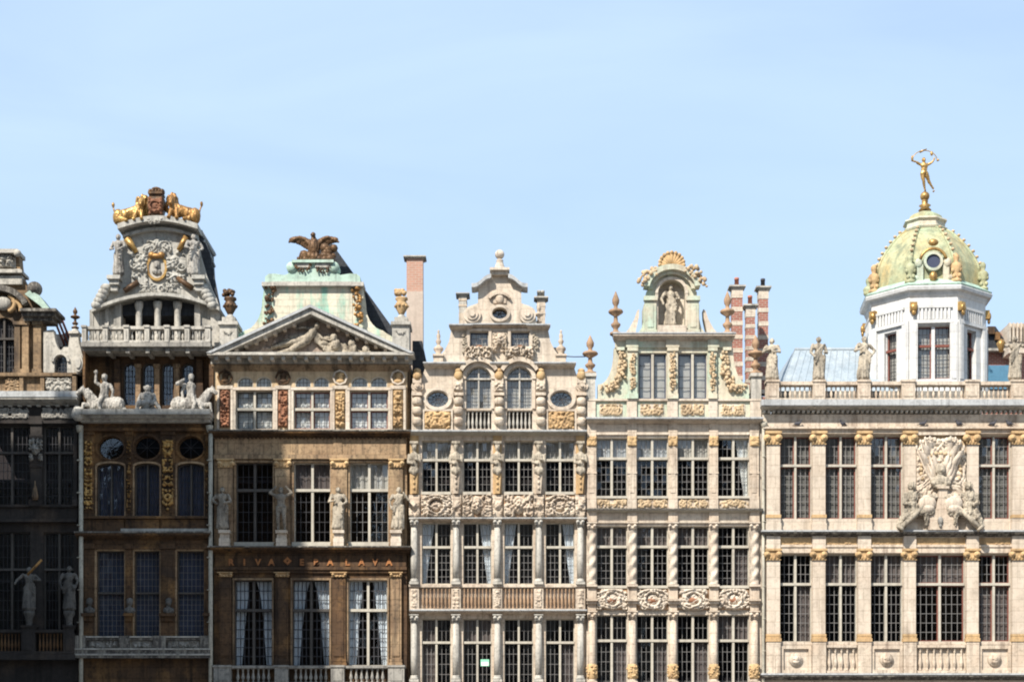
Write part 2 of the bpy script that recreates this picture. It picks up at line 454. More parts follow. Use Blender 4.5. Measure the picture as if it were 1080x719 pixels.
# ---- carved relief: a height field of scrolls, ovals, masks and beads, mirrored about its centre
def relief(name, px0, px1, py0, py1, y, depth, seed, parent, mat, kind='scroll', n=7, step=0.025, mirror=True, mats=None, thr=0.25):
    rs = np.random.RandomState(seed)
    w, h = (px1 - px0) / S, (py1 - py0) / S
    nx, nz = max(8, int(w / step)), max(8, int(h / step))
    u, v = np.meshgrid(np.linspace(-w / 2, w / 2, nx), np.linspace(-h / 2, h / 2, nz))
    H = np.zeros_like(u)
    base = min(w, h)
    def stroke(pts, r0, r1, k=1.0):
        nonlocal H
        for i, (a, b) in enumerate(pts):
            r = r0 + (r1 - r0) * i / max(1, len(pts) - 1)
            d2 = (u - a) ** 2 + (v - b) ** 2
            H = np.maximum(H, k * np.sqrt(np.clip(1 - d2 / r ** 2, 0, None)) * min(1, r / (base * 0.07)))
            if mirror:
                d2 = (u + a) ** 2 + (v - b) ** 2
                H = np.maximum(H, k * np.sqrt(np.clip(1 - d2 / r ** 2, 0, None)) * min(1, r / (base * 0.07)))
    def spiral(cx, cy, r, a0, turns, th):
        stroke([(cx + r * (1 - t) * math.cos(a0 + turns * 6.283 * t), cy + r * (1 - t) * math.sin(a0 + turns * 6.283 * t)) for t in np.linspace(0, 0.92, 34)], th, th * 0.7)
    def ell(cx, cy, rx, ry, k=1.0):
        nonlocal H
        d = ((u - cx) / rx) ** 2 + ((v - cy) / ry) ** 2
        H = np.maximum(H, k * np.sqrt(np.clip(1 - d, 0, None)))
    def ringe(cx, cy, rx, ry, th):
        stroke([(cx + rx * math.cos(t), cy + ry * math.sin(t)) for t in np.linspace(0, 6.283, 44)], th, th)
    if kind == 'cartouche':
        ell(0, 0, base * 0.27, base * 0.25, 0.75)
        ringe(0, 0, base * 0.36, base * 0.34, base * 0.07)
        stroke([(a, -base * 0.42 * math.cos(a / w * 2.4)) for a in np.linspace(0, w * 0.40, 22)], base * 0.06, base * 0.05)
        stroke([(a, base * 0.44 * math.cos(a / w * 2.2)) for a in np.linspace(0, w * 0.42, 22)], base * 0.075, base * 0.06)
        for k in range(n):
            spiral(rs.uniform(w * 0.22, w * 0.44), rs.uniform(-h * 0.38, h * 0.38), base * rs.uniform(0.12, 0.22), rs.uniform(0, 6.28), rs.choice([-1.3, 1.3]), base * 0.05)
    elif kind == 'beads':
        for k in range(n * 8):
            a, b, r = rs.uniform(0 if mirror else -w / 2, w * 0.44), rs.uniform(-h * 0.47, h * 0.47), base * rs.uniform(0.07, 0.17)
            stroke([(a, b)], r, r, rs.uniform(0.5, 1))
    elif kind == 'mask':
        ell(0, h * 0.05, base * 0.3, base * 0.38); ell(0, -h * 0.02, base * 0.07, base * 0.14, 1.25)
        stroke([(base * 0.13, h * 0.1)], base * 0.06, base * 0.06, 1.1)
        for k in range(n):
            spiral(rs.uniform(base * 0.3, w * 0.45), rs.uniform(-h * 0.4, h * 0.4), base * rs.uniform(0.14, 0.24), rs.uniform(0, 6.28), 1.4, base * 0.06)
    else:
        for k in range(n):
            cx, cy = rs.uniform(0.06 * w, 0.42 * w), rs.uniform(-h * 0.34, h * 0.34)
            if not mirror: cx = rs.uniform(-0.44 * w, 0.44 * w)
            spiral(cx, cy, base * rs.uniform(0.2, 0.34), rs.uniform(0, 6.28), rs.choice([-1, 1]) * rs.uniform(1.0, 1.7), base * 0.075)
        for k in range(n * 3):
            cx, cy, r = rs.uniform(0 if mirror else -w * 0.46, w * 0.46), rs.uniform(-h * 0.46, h * 0.46), base * rs.uniform(0.05, 0.1)
            stroke([(cx, cy)], r, r, 0.9)
    leaf = np.zeros_like(u)                                # chisel marks: warped ribs and leaf veins
    for k in range(4):
        th, fr, ph = rs.uniform(0, 3.14), rs.uniform(22, 46), rs.uniform(0, 6.28)
        wv = 1.6 * np.sin(rs.uniform(5, 11) * u + ph) + 1.6 * np.cos(rs.uniform(5, 11) * v + 2 * ph)
        leaf += np.abs(np.sin(0.5 * fr * ((np.abs(u) if mirror else u) * math.cos(th) + v * math.sin(th)) + wv))
    H = H * (0.45 + 0.22 * leaf) + 0.06 * leaf
    H[0, :] = H[-1, :] = 0; H[:, 0] = H[:, -1] = 0
    cx, cz = X((px0 + px1) / 2), Z((py0 + py1) / 2)
    mb = MB()
    vsx = [(cx + u[j, i], y - depth * H[j, i], cz + v[j, i]) for j in range(nz) for i in range(nx)]
    fs = [(j * nx + i, j * nx + i + 1, (j + 1) * nx + i + 1, (j + 1) * nx + i) for j in range(nz - 1) for i in range(nx - 1)]
    mb.add(vsx, fs, True)
    if mats:        # raised work in the second material
        k = 0
        for j in range(nz - 1):
            for i in range(nx - 1):
                if H[j:j + 2, i:i + 2].mean() > thr: mb.mi[k] = 1
                k += 1
    return mb.build(name, mats or mat, parent)

def festoon(name, pts, r0, r1, seed, parent, mat, y=-0.05, dens=3.0):
    """a hanging garland of fruit and leaves along a path in the facade plane"""
    rnd = random.Random(seed)
    mb = MB()
    W3 = [P3(a, b) for a, b in pts]
    for i in range(len(W3) - 1):
        a, b = W3[i], W3[i + 1]
        m = max(1, int((b - a).length / (r0 / S) * dens * 1.8))
        for k in range(m):
            t = (i + k / m) / (len(W3) - 1)
            r = (r0 + (r1 - r0) * math.sin(t * math.pi)) / S
            p = a.lerp(b, k / m)
            o = Vector((rnd.uniform(-.9, .9), rnd.uniform(-.5, .3), rnd.uniform(-.9, .9))) * r
            q = r * rnd.uniform(0.25, 0.55)
            mb.ball(p + o + Vector((0, y, 0)), (q, q * 0.8, q * rnd.uniform(0.7, 1.3)), 7)
    return mb.build(name, mat, parent)

# ---- sculpture: capsules and ellipsoids fused into one continuous surface
from mathutils import noise as mnoise
def fuse(name, blobs, voxel, smooth=1, carve=0.016):
    mb = MB()
    for b in blobs:
        if b[0] == 'c':
            _, p0, p1, r0, r1 = b
            mb.cone(p0, p1, r0, r1, 12); mb.ball(p0, r0, 12); mb.ball(p1, r1, 12)
        elif b[0] == 'e':
            mb.ball(b[1], b[2], 14)
        elif b[0] == 'b':
            c, hx, hy, hz = b[1], *b[2]
            mb.box(c[0] - hx, c[0] + hx, c[1] - hy, c[1] + hy, c[2] - hz, c[2] + hz)
    me = mb.data(name, [], (0, 0, 0))
    o = bpy.data.objects.new(name, me)
    COL.objects.link(o)
    md = o.modifiers.new('r', 'REMESH'); md.mode = 'VOXEL'; md.voxel_size = voxel
    sm = o.modifiers.new('s', 'SMOOTH'); sm.iterations = smooth; sm.factor = 0.4
    dg = bpy.context.evaluated_depsgraph_get()
    dg.update()
    out = bpy.data.meshes.new_from_object(o.evaluated_get(dg))
    out.name = name
    bpy.data.objects.remove(o); bpy.data.meshes.remove(me)
    if carve:                                              # tool-worked surface: folds run mostly downwards
        sd = Vector((len(blobs) * 1.7, len(name), 0))
        vsx = [(v.co.copy(), v.normal.copy()) for v in out.vertices]
        for v, (c, nn) in zip(out.vertices, vsx):
            a = mnoise.noise(Vector((c.x * 15, c.y * 15, c.z * 4.5)) + sd)
            b = mnoise.noise(c * 26 + sd)
            v.co = c + nn * carve * (1.3 * a - abs(a) * .6 + .7 * b)
    out.polygons.foreach_set('use_smooth', [True] * len(out.polygons))
    return out

def body(h=1.7, la=((-.20, -.03, .66), (-.15, -.16, .60)), ra=((.20, -.02, .66), (.17, -.08, .50)), robe=True, seed=0,
         legs=(((-.07, -.03, .28), (-.06, 0, .04)), ((.075, -.05, .29), (.09, .02, .04))), head=(0, -.01), lean=0.0, hair=True):
    """blobs of one standing figure of height h facing -y, feet at the origin"""
    rnd = random.Random(seed)
    B = []
    def v(p): return Vector((p[0] + lean * p[2], p[1], p[2])) * h
    def c(a, b, r0, r1): B.append(('c', v(a), v(b), r0 * h, r1 * h))
    def e(a, r): B.append(('e', v(a), tuple(k * h for k in r)))
    hx, hy = head
    e((hx, hy, .925), (.052, .062, .07))
    if hair: e((hx, hy + .018, .945), (.06, .06, .06))
    c((hx, hy - .058, .925), (hx, hy - .066, .905), .012, .014)          # nose
    e((hx, hy - .04, .883), (.026, .026, .02))                           # chin
    for s in (-1, 1): e((hx + s * .056, hy + .005, .915), (.01, .016, .022))   # ears
    c((hx * .5, 0, .84), (hx, hy, .89), .032, .030)
    e((0, -.005, .76), (.118, .078, .10)); e((0, 0, .80), (.135, .06, .045))
    e((0, 0, .65), (.095, .07, .10)); e((0, 0, .55), (.112, .082, .075))
    for s, (el, ha) in ((-1, la), (1, ra)):
        sh = (s * .135, 0, .805)
        c(sh, el, .042, .033); c(el, ha, .033, .022)
        e(ha, (.028, .026, .036))
    for s, (k, f) in zip((-1, 1), legs):
        c((s * .058, 0, .52), k, .068, .044); c(k, f, .046, .027)
        c((f[0], f[1], .025), (f[0] * 1.05, f[1] - .085, .02), .028, .02)
    if robe:
        for i in range(15):
            a = -0.6 + i / 14 * (math.pi + 1.2) + math.pi
            x, y = math.cos(a), math.sin(a)
            r = .019 + .014 * rnd.random()
            c((x * .08, y * .06, .60), (x * (.115 + .03 * rnd.random()), y * (.085 + .03 * rnd.random()), .05 + .03 * rnd.random()), r * .8, r)
        c((0, 0, .58), (0, 0, .06), .085, .105)
        sd_ = 1 if seed % 2 else -1
        for k in range(4):                                               # folds of a cloak across the body
            c((-.13 * sd_ + .02 * k * sd_, -.05, .84 - .05 * k), (.11 * sd_, -.10, .60 - .07 * k), .016, .024)
        c((.11, -.06, .55), (.13, -.03, .2), .04, .02)
    return B

def statue(name, label, cat, blobs, base, mat, voxel=0.023, group=None, rz=0.0, sc=1.0, tilt=0.0):
    me = fuse(name, blobs, voxel)
    me.materials.append(M[mat])
    o = link(name, me, None, base)
    o.rotation_euler = (0, tilt, rz)
    o.scale = (sc, sc, sc)
    return tag(o, label, cat, group)

# ------------------------------------------------------------------ building parts
def wall(H, mat, x0, x1, y0, y1, holes=(), d0=0.0, d1=0.4, outline=None, name='wall'):
    return MB().prism(outline or rect(x0, x1, y0, y1), d0, d1, holes).build(name, mat, H)

drng = random.Random(21)
def drape(mb, tx0, tx1, bx0, bx1, ytop, ybot, y, waves=5, amp=0.035):
    nx, nz = max(6, waves * 6), 8
    ph, w2 = drng.uniform(0, 6.28), drng.uniform(.6, 1.5)
    vsx = []
    for j in range(nz + 1):
        t = j / nz
        for i in range(nx + 1):
            s = i / nx
            px = (tx0 + (tx1 - tx0) * s) * (1 - t) + (bx0 + (bx1 - bx0) * s) * t
            vsx.append((X(px), y + amp * (.7 * math.sin(s * waves * 6.283 + t + ph) + .3 * math.sin(s * waves * w2 * 9 + 2 * ph)), Z(ytop + (ybot - ytop) * t)))
    mb.add(vsx, [(j * (nx + 1) + i, (j + 1) * (nx + 1) + i, (j + 1) * (nx + 1) + i + 1, j * (nx + 1) + i + 1) for j in range(nz) for i in range(nx)], True)

rng = random.Random(7)
def window(H, x0, x1, y0, y1, tr=None, nm=1, nx=3, nu=2, nl=5, frame='mullion', fw=2.2, bar='lead', bw=0.016, sash=None,
           curtain=None, cmat='curtain', y=0.0, arch=None, gl='glass', T=None, name='window', twin=None, shadows=True):
    """one window set into an opening: stone cross, sash, tilted panes, glazing bars and what hangs behind"""
    f = MB(); f.T = T
    cx = (x0 + x1) / 2
    rise = arch or 0
    def hw(py):                                           # half width of the opening at height py
        if not rise or py >= y0 + rise: return (x1 - x0) / 2
        t = (y0 + rise - py) / rise
        return (x1 - x0) / 2 * math.sqrt(max(0, 1 - t * t))
    e = 0.9
    if rise:
        outer, inner = arched(x0 - .5, x1 + .5, y0 - .5, y1 + .5, rise + .3), arched(x0 + e, x1 - e, y0 + e, y1 - e, rise)
        f.prism(outer, y + .13, y + .33, [inner])
    else:
        f.prism(rect(x0 - .4, x1 + .4, y0 - .4, y1 + .4), y + .13, y + .33, [rect(x0 + e, x1 - e, y0 + e, y1 - e)])
    mull = [x0 + (x1 - x0) * (k + 1) / (nm + 1) for k in range(nm)]
    for m in mull: f.pb(m - fw / 2, m + fw / 2, y0 + .3, y1 - .3, y + .085, y + .31)
    if tr: f.pb(x0 + .3, x1 - .3, tr - fw * .55, tr + fw * .55, y + .06, y + .30)
    w = f.build(name, frame, H)
    edges = [x0 + e] + mull + [x1 - e]
    rows = [(y0 + e, tr - fw / 2, nu), (tr + fw / 2, y1 - e, nl)] if tr else [(y0 + e, y1 - e, nl)]
    g, b, s = MB(), MB(), MB()
    if curtain == 'none': curtain = None
    elif curtain is None and not T:
        curtain, cmat = rng.choice(((None, cmat), ('upper', 'netdark'), ('half', 'netdark'), ('lower', 'netdark'), ('lightright', 'netdark'), (None, cmat))) if tr else (None, cmat)
    g.T = b.T = s.T = T
    hb = bw / 2
    sg = rng.choice((.003, .006, .011))
    for k in range(nm + 1):
        a0 = edges[k] + (fw / 2 if k else 0); a1 = edges[k + 1] - (fw / 2 if k < nm else 0)
        if sash:
            s.prism(rect(a0, a1, y0 + e + (rise * .35), y1 - e), y + .20, y + .27, [rect(a0 + 1.2, a1 - 1.2, y0 + e + 1.2 + rise * .35, y1 - e - 1.2)]) if rise else \
              [s.prism(rect(a0, a1, r0, r1), y + .20, y + .27, [rect(a0 + 1.1, a1 - 1.1, r0 + 1.1, r1 - 1.1)]) for r0, r1, _ in rows]
        for r0, r1, n in rows:
            for i in range(nx):
                p0, p1 = a0 + (a1 - a0) * i / nx, a0 + (a1 - a0) * (i + 1) / nx
                for j in range(n):
                    q0, q1 = r0 + (r1 - r0) * j / n, r0 + (r1 - r0) * (j + 1) / n
                    ax, az = rng.gauss(0, sg), rng.gauss(0, sg)
                    ww, hh = (p1 - p0) / S / 2, (q1 - q0) / S / 2
                    if rise and q1 < y0 + rise + 1:
                        lim0, lim1 = cx - hw(q0) + .6, cx + hw(q0) - .6
                        lb0, lb1 = cx - hw(q1) + .6, cx + hw(q1) - .6
                        t0, t1 = min(max(p0, lim0), lim1), min(max(p1, lim0), lim1)
                        u0, u1 = min(max(p0, lb0), lb1), min(max(p1, lb0), lb1)
                    else: t0, t1, u0, u1 = p0, p1, p0, p1
                    yy = y + .24
                    g.add([(X(t0), yy - ax * ww + az * hh, Z(q0)), (X(u0), yy - ax * ww - az * hh, Z(q1)), (X(u1), yy + ax * ww - az * hh, Z(q1)), (X(t1), yy + ax * ww + az * hh, Z(q0))], [(0, 1, 2, 3)])
            for i in range(1, nx):
                px = a0 + (a1 - a0) * i / nx
                top = r0
                if rise:
                    while top < y0 + rise and abs(px - cx) > hw(top) - .4: top += .5
                b.box(X(px) - hb, X(px) + hb, y + .205, y + .232, Z(r1), Z(top))
            for j in range(1, n):
                q = r0 + (r1 - r0) * j / n
                l0, l1 = max(a0, cx - hw(q) + .4), min(a1, cx + hw(q) - .4)
                if l1 > l0: b.box(X(l0), X(l1), y + .207, y + .230, Z(q) - hb, Z(q) + hb)
    g.build('glass', gl, w)
    if b.v: b.build('glazing_bar', bar, w)
    if s.v: s.build('sash', sash, w)
    if curtain:
        c = MB(); c.T = T
        yc = y + .31
        W_ = x1 - x0
        if curtain == 'full': drape(c, x0 - .5, x1 + .5, x0 - .5, x1 + .5, y0 - .5, y1, yc, 7)
        elif curtain == 'blind': drape(c, x0 - .5, x1 + .5, x0 - .5, x1 + .5, y0 - .5, y1, yc, 3, .008)
        elif curtain == 'upper': drape(c, x0, x1, x0, x1, y0, tr or (y0 + y1) / 2, yc, 6)
        elif curtain == 'lower': drape(c, x0, x1, x0, x1, tr or (y0 + y1) / 2, y1, yc, 6)
        elif curtain == 'half': drape(c, x0, cx - 1, x0, cx - 1, y0, y1, yc, 4)
        elif curtain == 'lightright': drape(c, cx + 1, x1, cx + 1, x1, tr, y1, yc, 4)
        elif curtain == 'left': drape(c, x0, x0 + W_ * .42, x0, x0 + W_ * .12, y0, y1, yc, 4)
        elif curtain == 'right': drape(c, x1 - W_ * .42, x1, x1 - W_ * .14, x1, y0, y1, yc, 4)
        elif curtain == 'swag':
            for sgn in (0, 1):
                e0 = (lambda t: x0 + W_ * t) if not sgn else (lambda t: x1 - W_ * t)
                m_ = tr or y0 + 30
                k1, k2 = drng.uniform(.36, .46), drng.uniform(.15, .22)
                drape(c, e0(0), e0(k1), e0(0), e0(.34), y0, y0 + (m_ - y0) * .45, yc, 4, .03)
                drape(c, e0(0), e0(.34), e0(0), e0(.27), y0 + (m_ - y0) * .45, m_ + 6, yc, 4, .03)
                drape(c, e0(0), e0(.27), e0(0), e0(k2), m_ + 6, y1, yc, 3, .03)
        cc = c.build('curtain', cmat, w)
    return w

def volutes(mb, x0, x1, yt, yb, y):
    """a capital: abacus, two scrolls and a bell"""
    h = yb - yt
    mb.pb(x0 - 1.2, x1 + 1.2, yt, yt + h * .18, y - .10, y + .1)
    mb.pb(x0 + .6, x1 - .6, yt + h * .18, yb, y - .03, y + .1)
    for px in (x0 + 1.2, x1 - 1.2):
        c = P3(px, yt + h * .45, y - .02)
        mb.cone(c + Vector((0, -.10, 0)), c + Vector((0, .1, 0)), h * .27 / S, h * .27 / S, 12)
        mb.cone(c + Vector((0, -.125, 0)), c + Vector((0, -.1, 0)), h * .12 / S, h * .12 / S, 8)
    n = 4
    for k in range(n):
        px = x0 + (x1 - x0) * (k + .5) / n
        c = P3(px, yb - h * .28, y - .05)
        mb.ball(c, (1.3 / S, .05, h * .22 / S), 7)
    mb.pb(x0 - .3, x1 + .3, yb - h * .07, yb, y - .055, y + .1)

def pilaster(H, x0, x1, y0, y1, mat, proj=.15, cap=0, capmat=None, base=0, basemat=None, panel=False):
    m = MB()
    m.pb(x0, x1, y0 + cap * .6, y1 - base * .5, -proj, .06)
    if panel: m.pb(x0 + 2, x1 - 2, y0 + cap + 3, y1 - base - 3, -proj - .03, -proj + .02)
    p = m.build('pilaster', mat, H)
    if cap:
        c = MB(); volutes(c, x0 - .4, x1 + .4, y0, y0 + cap, -proj); c.build('capital', capmat or mat, p)
    if base:
        c = MB()
        c.pb(x0 - .7, x1 + .7, y1 - base, y1 - base * .7, -proj - .04, .06)
        c.pb(x0 - .5, x1 + .5, y1 - base * .7, y1 - base * .45, -proj - .03, .06)
        c.pb(x0 - 1.2, x1 + 1.2, y1 - base * .45, y1, -proj - .07, .06)
        c.build('base', basemat or mat, p)
    return p

def column(H, px, y0, y1, r, mat, y=-.12, twist=False, cap=7, base=6, drum=0, drummat=None):
    m = MB()
    if twist:
        n, k = 18, 60
        vsx, fs = [], []
        for j in range(k + 1):
            t = j / k
            q = y1 - base + (y0 + cap - y1 + base) * t
            for i in range(n):
                a = 2 * math.pi * i / n
                rr = r / S * (1 + .2 * math.cos(2 * (a - t * 2 * math.pi * 2.2)))
                vsx.append((X(px) + rr * math.cos(a), y + rr * math.sin(a), Z(q)))
        for j in range(k):
            for i in range(n): fs.append((j * n + i, j * n + (i + 1) % n, (j + 1) * n + (i + 1) % n, (j + 1) * n + i))
        m.add(vsx, fs, True)
    else:
        m.plathe(px, y, [(r, y1 - base), (r * 1.02, y1 - base - (y1 - y0) * .3), (r * .86, y0 + cap)], 16)
        m.plathe(px, y, [(r * .95, y0 + cap + 1.6), (r * 1.12, y0 + cap + 1.3), (r * 1.12, y0 + cap + .6), (r * .95, y0 + cap + .3)], 16)
    c = m.build('column', mat, H)
    k = MB(); volutes(k, px - r * 1.05, px + r * 1.05, y0, y0 + cap, y - r / S * .8); k.build('capital', mat, c)
    b = MB()
    b.pb(px - r * 1.35, px + r * 1.35, y1 - base * .4, y1, y - r * 1.35 / S, .06)
    b.plathe(px, y, [(r * 1.3, y1 - base * .4), (r * 1.32, y1 - base * .6), (r * 1.05, y1 - base * .75), (r * 1.12, y1 - base * .9), (r, y1 - base)], 16)
    b.build('base', mat, c)
    if drum:
        d = MB(); d.plathe(px, y, [(r * 1.0, y1 - base), (r * 1.22, y1 - base - 1), (r * 1.22, y1 - base - drum + 1), (r * 1.0, y1 - base - drum)], 16)
        rnd = random.Random(int(px))
        for i in range(26):
            a = rnd.uniform(math.pi, 2 * math.pi)
            d.ball((X(px) + r * 1.22 / S * math.cos(a), y + r * 1.22 / S * math.sin(a), Z(y1 - base - rnd.uniform(2, drum - 2))), .05, 6)
        d.build('carved_drum', drummat or mat, c)
    return c

def cornice(H, x0, x1, yt, yb, proj, mat, top='leadtop', dent=0, dh=3.0, dw=3.5, cap=1.0, name='cornice', returns=1.0):
    h = yb - yt
    m = MB()
    o = proj * S * .5 * returns
    for i, (a, p) in enumerate(((0, 1.0), (.34, .80), (.52, .58), (.70, .36), (.86, .18))):
        nxt = (.34, .52, .70, .86, 1.0)[i]
        m.pb(x0 - o * p, x1 + o * p, yt + cap + (h - cap) * a, yt + cap + (h - cap) * nxt, -proj * p, .1)
    if dent:
        n = int((x1 - x0) / dent)
        for k in range(n + 1):
            px = x0 + (x1 - x0 - dw) * k / n
            m.pb(px, px + dw, yb - .15, yb + dh, -proj * .42, .08)
    c = m.build(name, mat, H)
    if top:
        t = MB()
        t.pb(x0 - o - .6, x1 + o + .6, yt, yt + cap + .1, -proj - .035, .12)
        t.build('lead_flashing', top, c)
    return c

BAL = [(.60, 0), (.60, .06), (.34, .10), (.42, .16), (.78, .30), (.80, .38), (.55, .55), (.36, .72), (.30, .80), (.50, .86), (.34, .90), (.60, .94), (.60, 1.0)]
def balustrade(H, secs, yt, yb, y, mat, bmat=None, rail=3.5, foot=3.0, rpx=2.0, depth=.3, x0=None, x1=None, peds=(), pedmat=None, ptop=None, name='balustrade', yend=None):
    m = MB()
    a, b = x0 if x0 is not None else secs[0][0], x1 if x1 is not None else secs[-1][1]
    m.pb(a, b, yt, yt + rail, y - depth / 2, y + depth / 2)
    m.pb(a, b, yt + rail, yt + rail + .7, y - depth / 2 + .05, y + depth / 2 - .05)
    m.pb(a, b, yb - foot, yb, y - depth / 2 - .02, y + depth / 2 + .02)
    o = m.build(name, mat, H)
    z0, z1 = Z(yb - foot), Z(yt + rail + .7)
    bm = MB().lathe(0, 0, [(r * rpx / S, z0 + (z1 - z0) * t) for r, t in BAL], 10)
    me = bm.data('baluster', bmat or mat, (0, 0, z0))
    for s0, s1, n in secs:
        for k in range(n):
            link('baluster', me, o, (X(s0 + (s1 - s0) * (k + .5) / n), y, z0))
    for p0, p1 in peds:
        q = MB()
        t0 = ptop or yt - 2
        q.pb(p0 - .6, p1 + .6, t0, t0 + 2.2, y - depth / 2 - .09, y + depth / 2 + .09)
        q.pb(p0, p1, t0 + 2.2, yend or yb - .2, y - depth / 2 - .05, y + depth / 2 + .05)
        q.pb(p0 + 2.2, p1 - 2.2, t0 + 5, (yend or yb) - 4, y - depth / 2 - .07, y)
        q.build('pedestal', pedmat or mat, o)
    return o

URN = [(.42, 0), (.42, .05), (.20, .08), (.16, .14), (.30, .19), (.36, .24), (.16, .30), (.13, .42), (.50, .50), (.54, .53), (.46, .57), (.16, .60), (.13, .66), (.24, .72), (.26, .80), (.14, .90), (.02, 1.0)]
def urn(H, px, yt, yb, mat, y=0.0, wide=.42, prof=URN, name='urn_finial'):
    h = yb - yt
    return MB().plathe(px, y, [(r * wide * h, yb - t * h) for r, t in prof], 14).build(name, mat, H)

def shell_body(H, x0, x1, ytop, mat, depth=11.0, sidemat=None, front=0.4):
    """party walls, back wall and the dark rooms behind the windows"""
    m = MB()
    z1 = Z(ytop)
    a, b = X(x0) + .02, X(x1) - .02
    m.box(a, a + .3, front + .004, depth, 0, z1); m.box(b - .3, b, front + .004, depth, 0, z1); m.box(a + .3, b - .3, depth - .3, depth, 0, z1)
    m.build('side_wall', sidemat or mat, H)
    r = MB()
    r.box(a + .31, b - .31, 3.2, 3.25, 0, z1 - .05)
    for z in (5.2, 9.2, 13.0):
        if z < z1 - 1: r.box(a + .31, b - .31, front + .02, 3.19, z - .12, z)
    r.build('interior', 'room', H)

def gable_roof(H, x0, x1, xr, yr, ye, d0, d1, mat='slate', name='roof', thick=.18):
    """ridge running back from the facade: eaves at x0 and x1 (height ye), ridge at xr (height yr), all as facade pixels"""
    return MB().prism([(x0, ye), (xr, yr), (x1, ye)], d0, d1).build(name, mat, H)

def chimney(parent, x0, x1, yt, ym, yb, y, dep, mats, pots=(), cap=3, bands=(), top=True, name='chimney'):
    m = MB()
    k = (D + y) / D
    def bxx(a, b, t, u, e=0.0):
        m.box(X(a, y) - e, X(b, y) + e, y - e, y + dep + e, Z(u, y), Z(t, y))
    m.mat(0); bxx(x0, x1, yt + cap, ym)
    if ym < yb: m.mat(1); bxx(x0, x1, ym, yb, .004)
    m.mat(2); bxx(x0, x1, yt, yt + cap * .55, .12); bxx(x0, x1, yt + cap * .55, yt + cap, .06)
    for t, u in bands: m.mat(1); bxx(x0, x1, t, u, .015)
    c = m.build(name, mats, parent)
    for px, t, r, mt in pots:
        q = MB(); q.lathe(X(px, y), y + dep / 2, [(r / S, Z(yt, y) - .02), (r / S * .85, Z(t, y) + .1), (r / S, Z(t, y) + .09), (r / S, Z(t, y))], 12)
        q.build('chimney_pot', mt, c)
    return c

def house(name, label, x0, x1, group=None):
    return thing(name, label, 'house', (X((x0 + x1) / 2), 0, 0), group)

# ================================================================== the wide cream house with the domed tower
H6 = house('domed_house', 'wide cream stone house crowned by a white octagonal tower with a gilded green dome', 803, 1226)
x0, x1 = 803.8, 1226
PIL = [(808, 822), (856.5, 869.8), (904.3, 917.5), (952.5, 965), (1018.5, 1031), (1066.5, 1080), (1114.5, 1128), (1162.5, 1176), (1210.5, 1224)]
BAY = [(PIL[i][1], PIL[i + 1][0]) for i in range(8)]
shell_body(H6, x0, x1, 424, 'rose', 14)
wall(H6, 'rose', x0, x1, 437.2, 560, [rect(a + .3, b - .3, 459, 547) for i, (a, b) in enumerate(BAY) if i != 3])
wall(H6, 'rose', x0, x1, 560.2, 713, [rect(a + .3, b - .3, 584, 676.5) for a, b in BAY])
wall(H6, 'rose', x0, x1, 713.2, 867, [rect(a + .3, b - .3, 719, 800) for a, b in BAY])
for i, (a, b) in enumerate(BAY):
    if i != 3:
        window(H6, a + .3, b - .3, 459, 547, 490.5, 1, 3, 3, 6, sash='redwood', gl='glassold', bar='lead', bw=.02, curtain='blind', cmat='haze', fw=2.2)
    window(H6, a + .3, b - .3, 584, 676.5, 615.5, 1, 4 if i == 3 else 3, 3, 6, sash='redwood' if i > 2 else None, fw=2.4, bw=.018,
           curtain='upper' if i == 2 else None, cmat='netdark')
    window(H6, a + .3, b - .3, 719, 800, 745, 1, 3, 2, 5, sash='redwood')
for a, b in PIL:
    pilaster(H6, a, b, 455.5, 560, 'rose', .16, 14, 'ochre', 17, None)
    pilaster(H6, a, b, 579, 676.6, 'rose', .16, 12, 'ochre', 8, 'ochre')
    MB().pb(a - .4, b + .4, 676.7, 710, -.2, .05).build('plinth', 'cream', H6)
    MB().pb(a - .3, b + .3, 565.5, 579, -.17, .05).build('plinth', 'rose', H6)
    b_ = MB(); b_.pb(a - .9, b + .9, 543.2, 546.6, -.222, .05); b_.build('gilt_band', 'ochre', H6)
# entablatures
cornice(H6, x0, x1, 424.2, 433.5, .50, 'greylight', 'leadtop', dent=5.2, dh=2.6, dw=2.6, cap=6.0, returns=.3)
m = MB(); m.pb(x0, x1, 437.2, 451, -.07, .05); m.pb(x0, x1, 451, 453, -.24, .05); m.pb(x0, x1, 453, 457.6, -.12, .05)
m.build('architrave', 'cream', H6)
cornice(H6, x0, x1, 560, 566, .34, 'darkledge', 'leadtop', cap=1.6, returns=.3)
m = MB(); m.pb(x0, x1, 566.2, 575, -.05, .05); m.pb(x0, x1, 575, 577, -.13, .05); m.pb(x0, x1, 577, 583, -.09, .05); m.build('frieze', 'cream', H6)
for i, (a, b) in enumerate(BAY):
    relief('frieze_panel', a + 1, b - 1, 567, 574, -.052, .03, 40 + i, H6, 'ochre', 'scroll', 8, mirror=False)
cornice(H6, x0, x1, 710, 717, .36, 'darkledge', 'leadtop', cap=1.8, returns=.3)
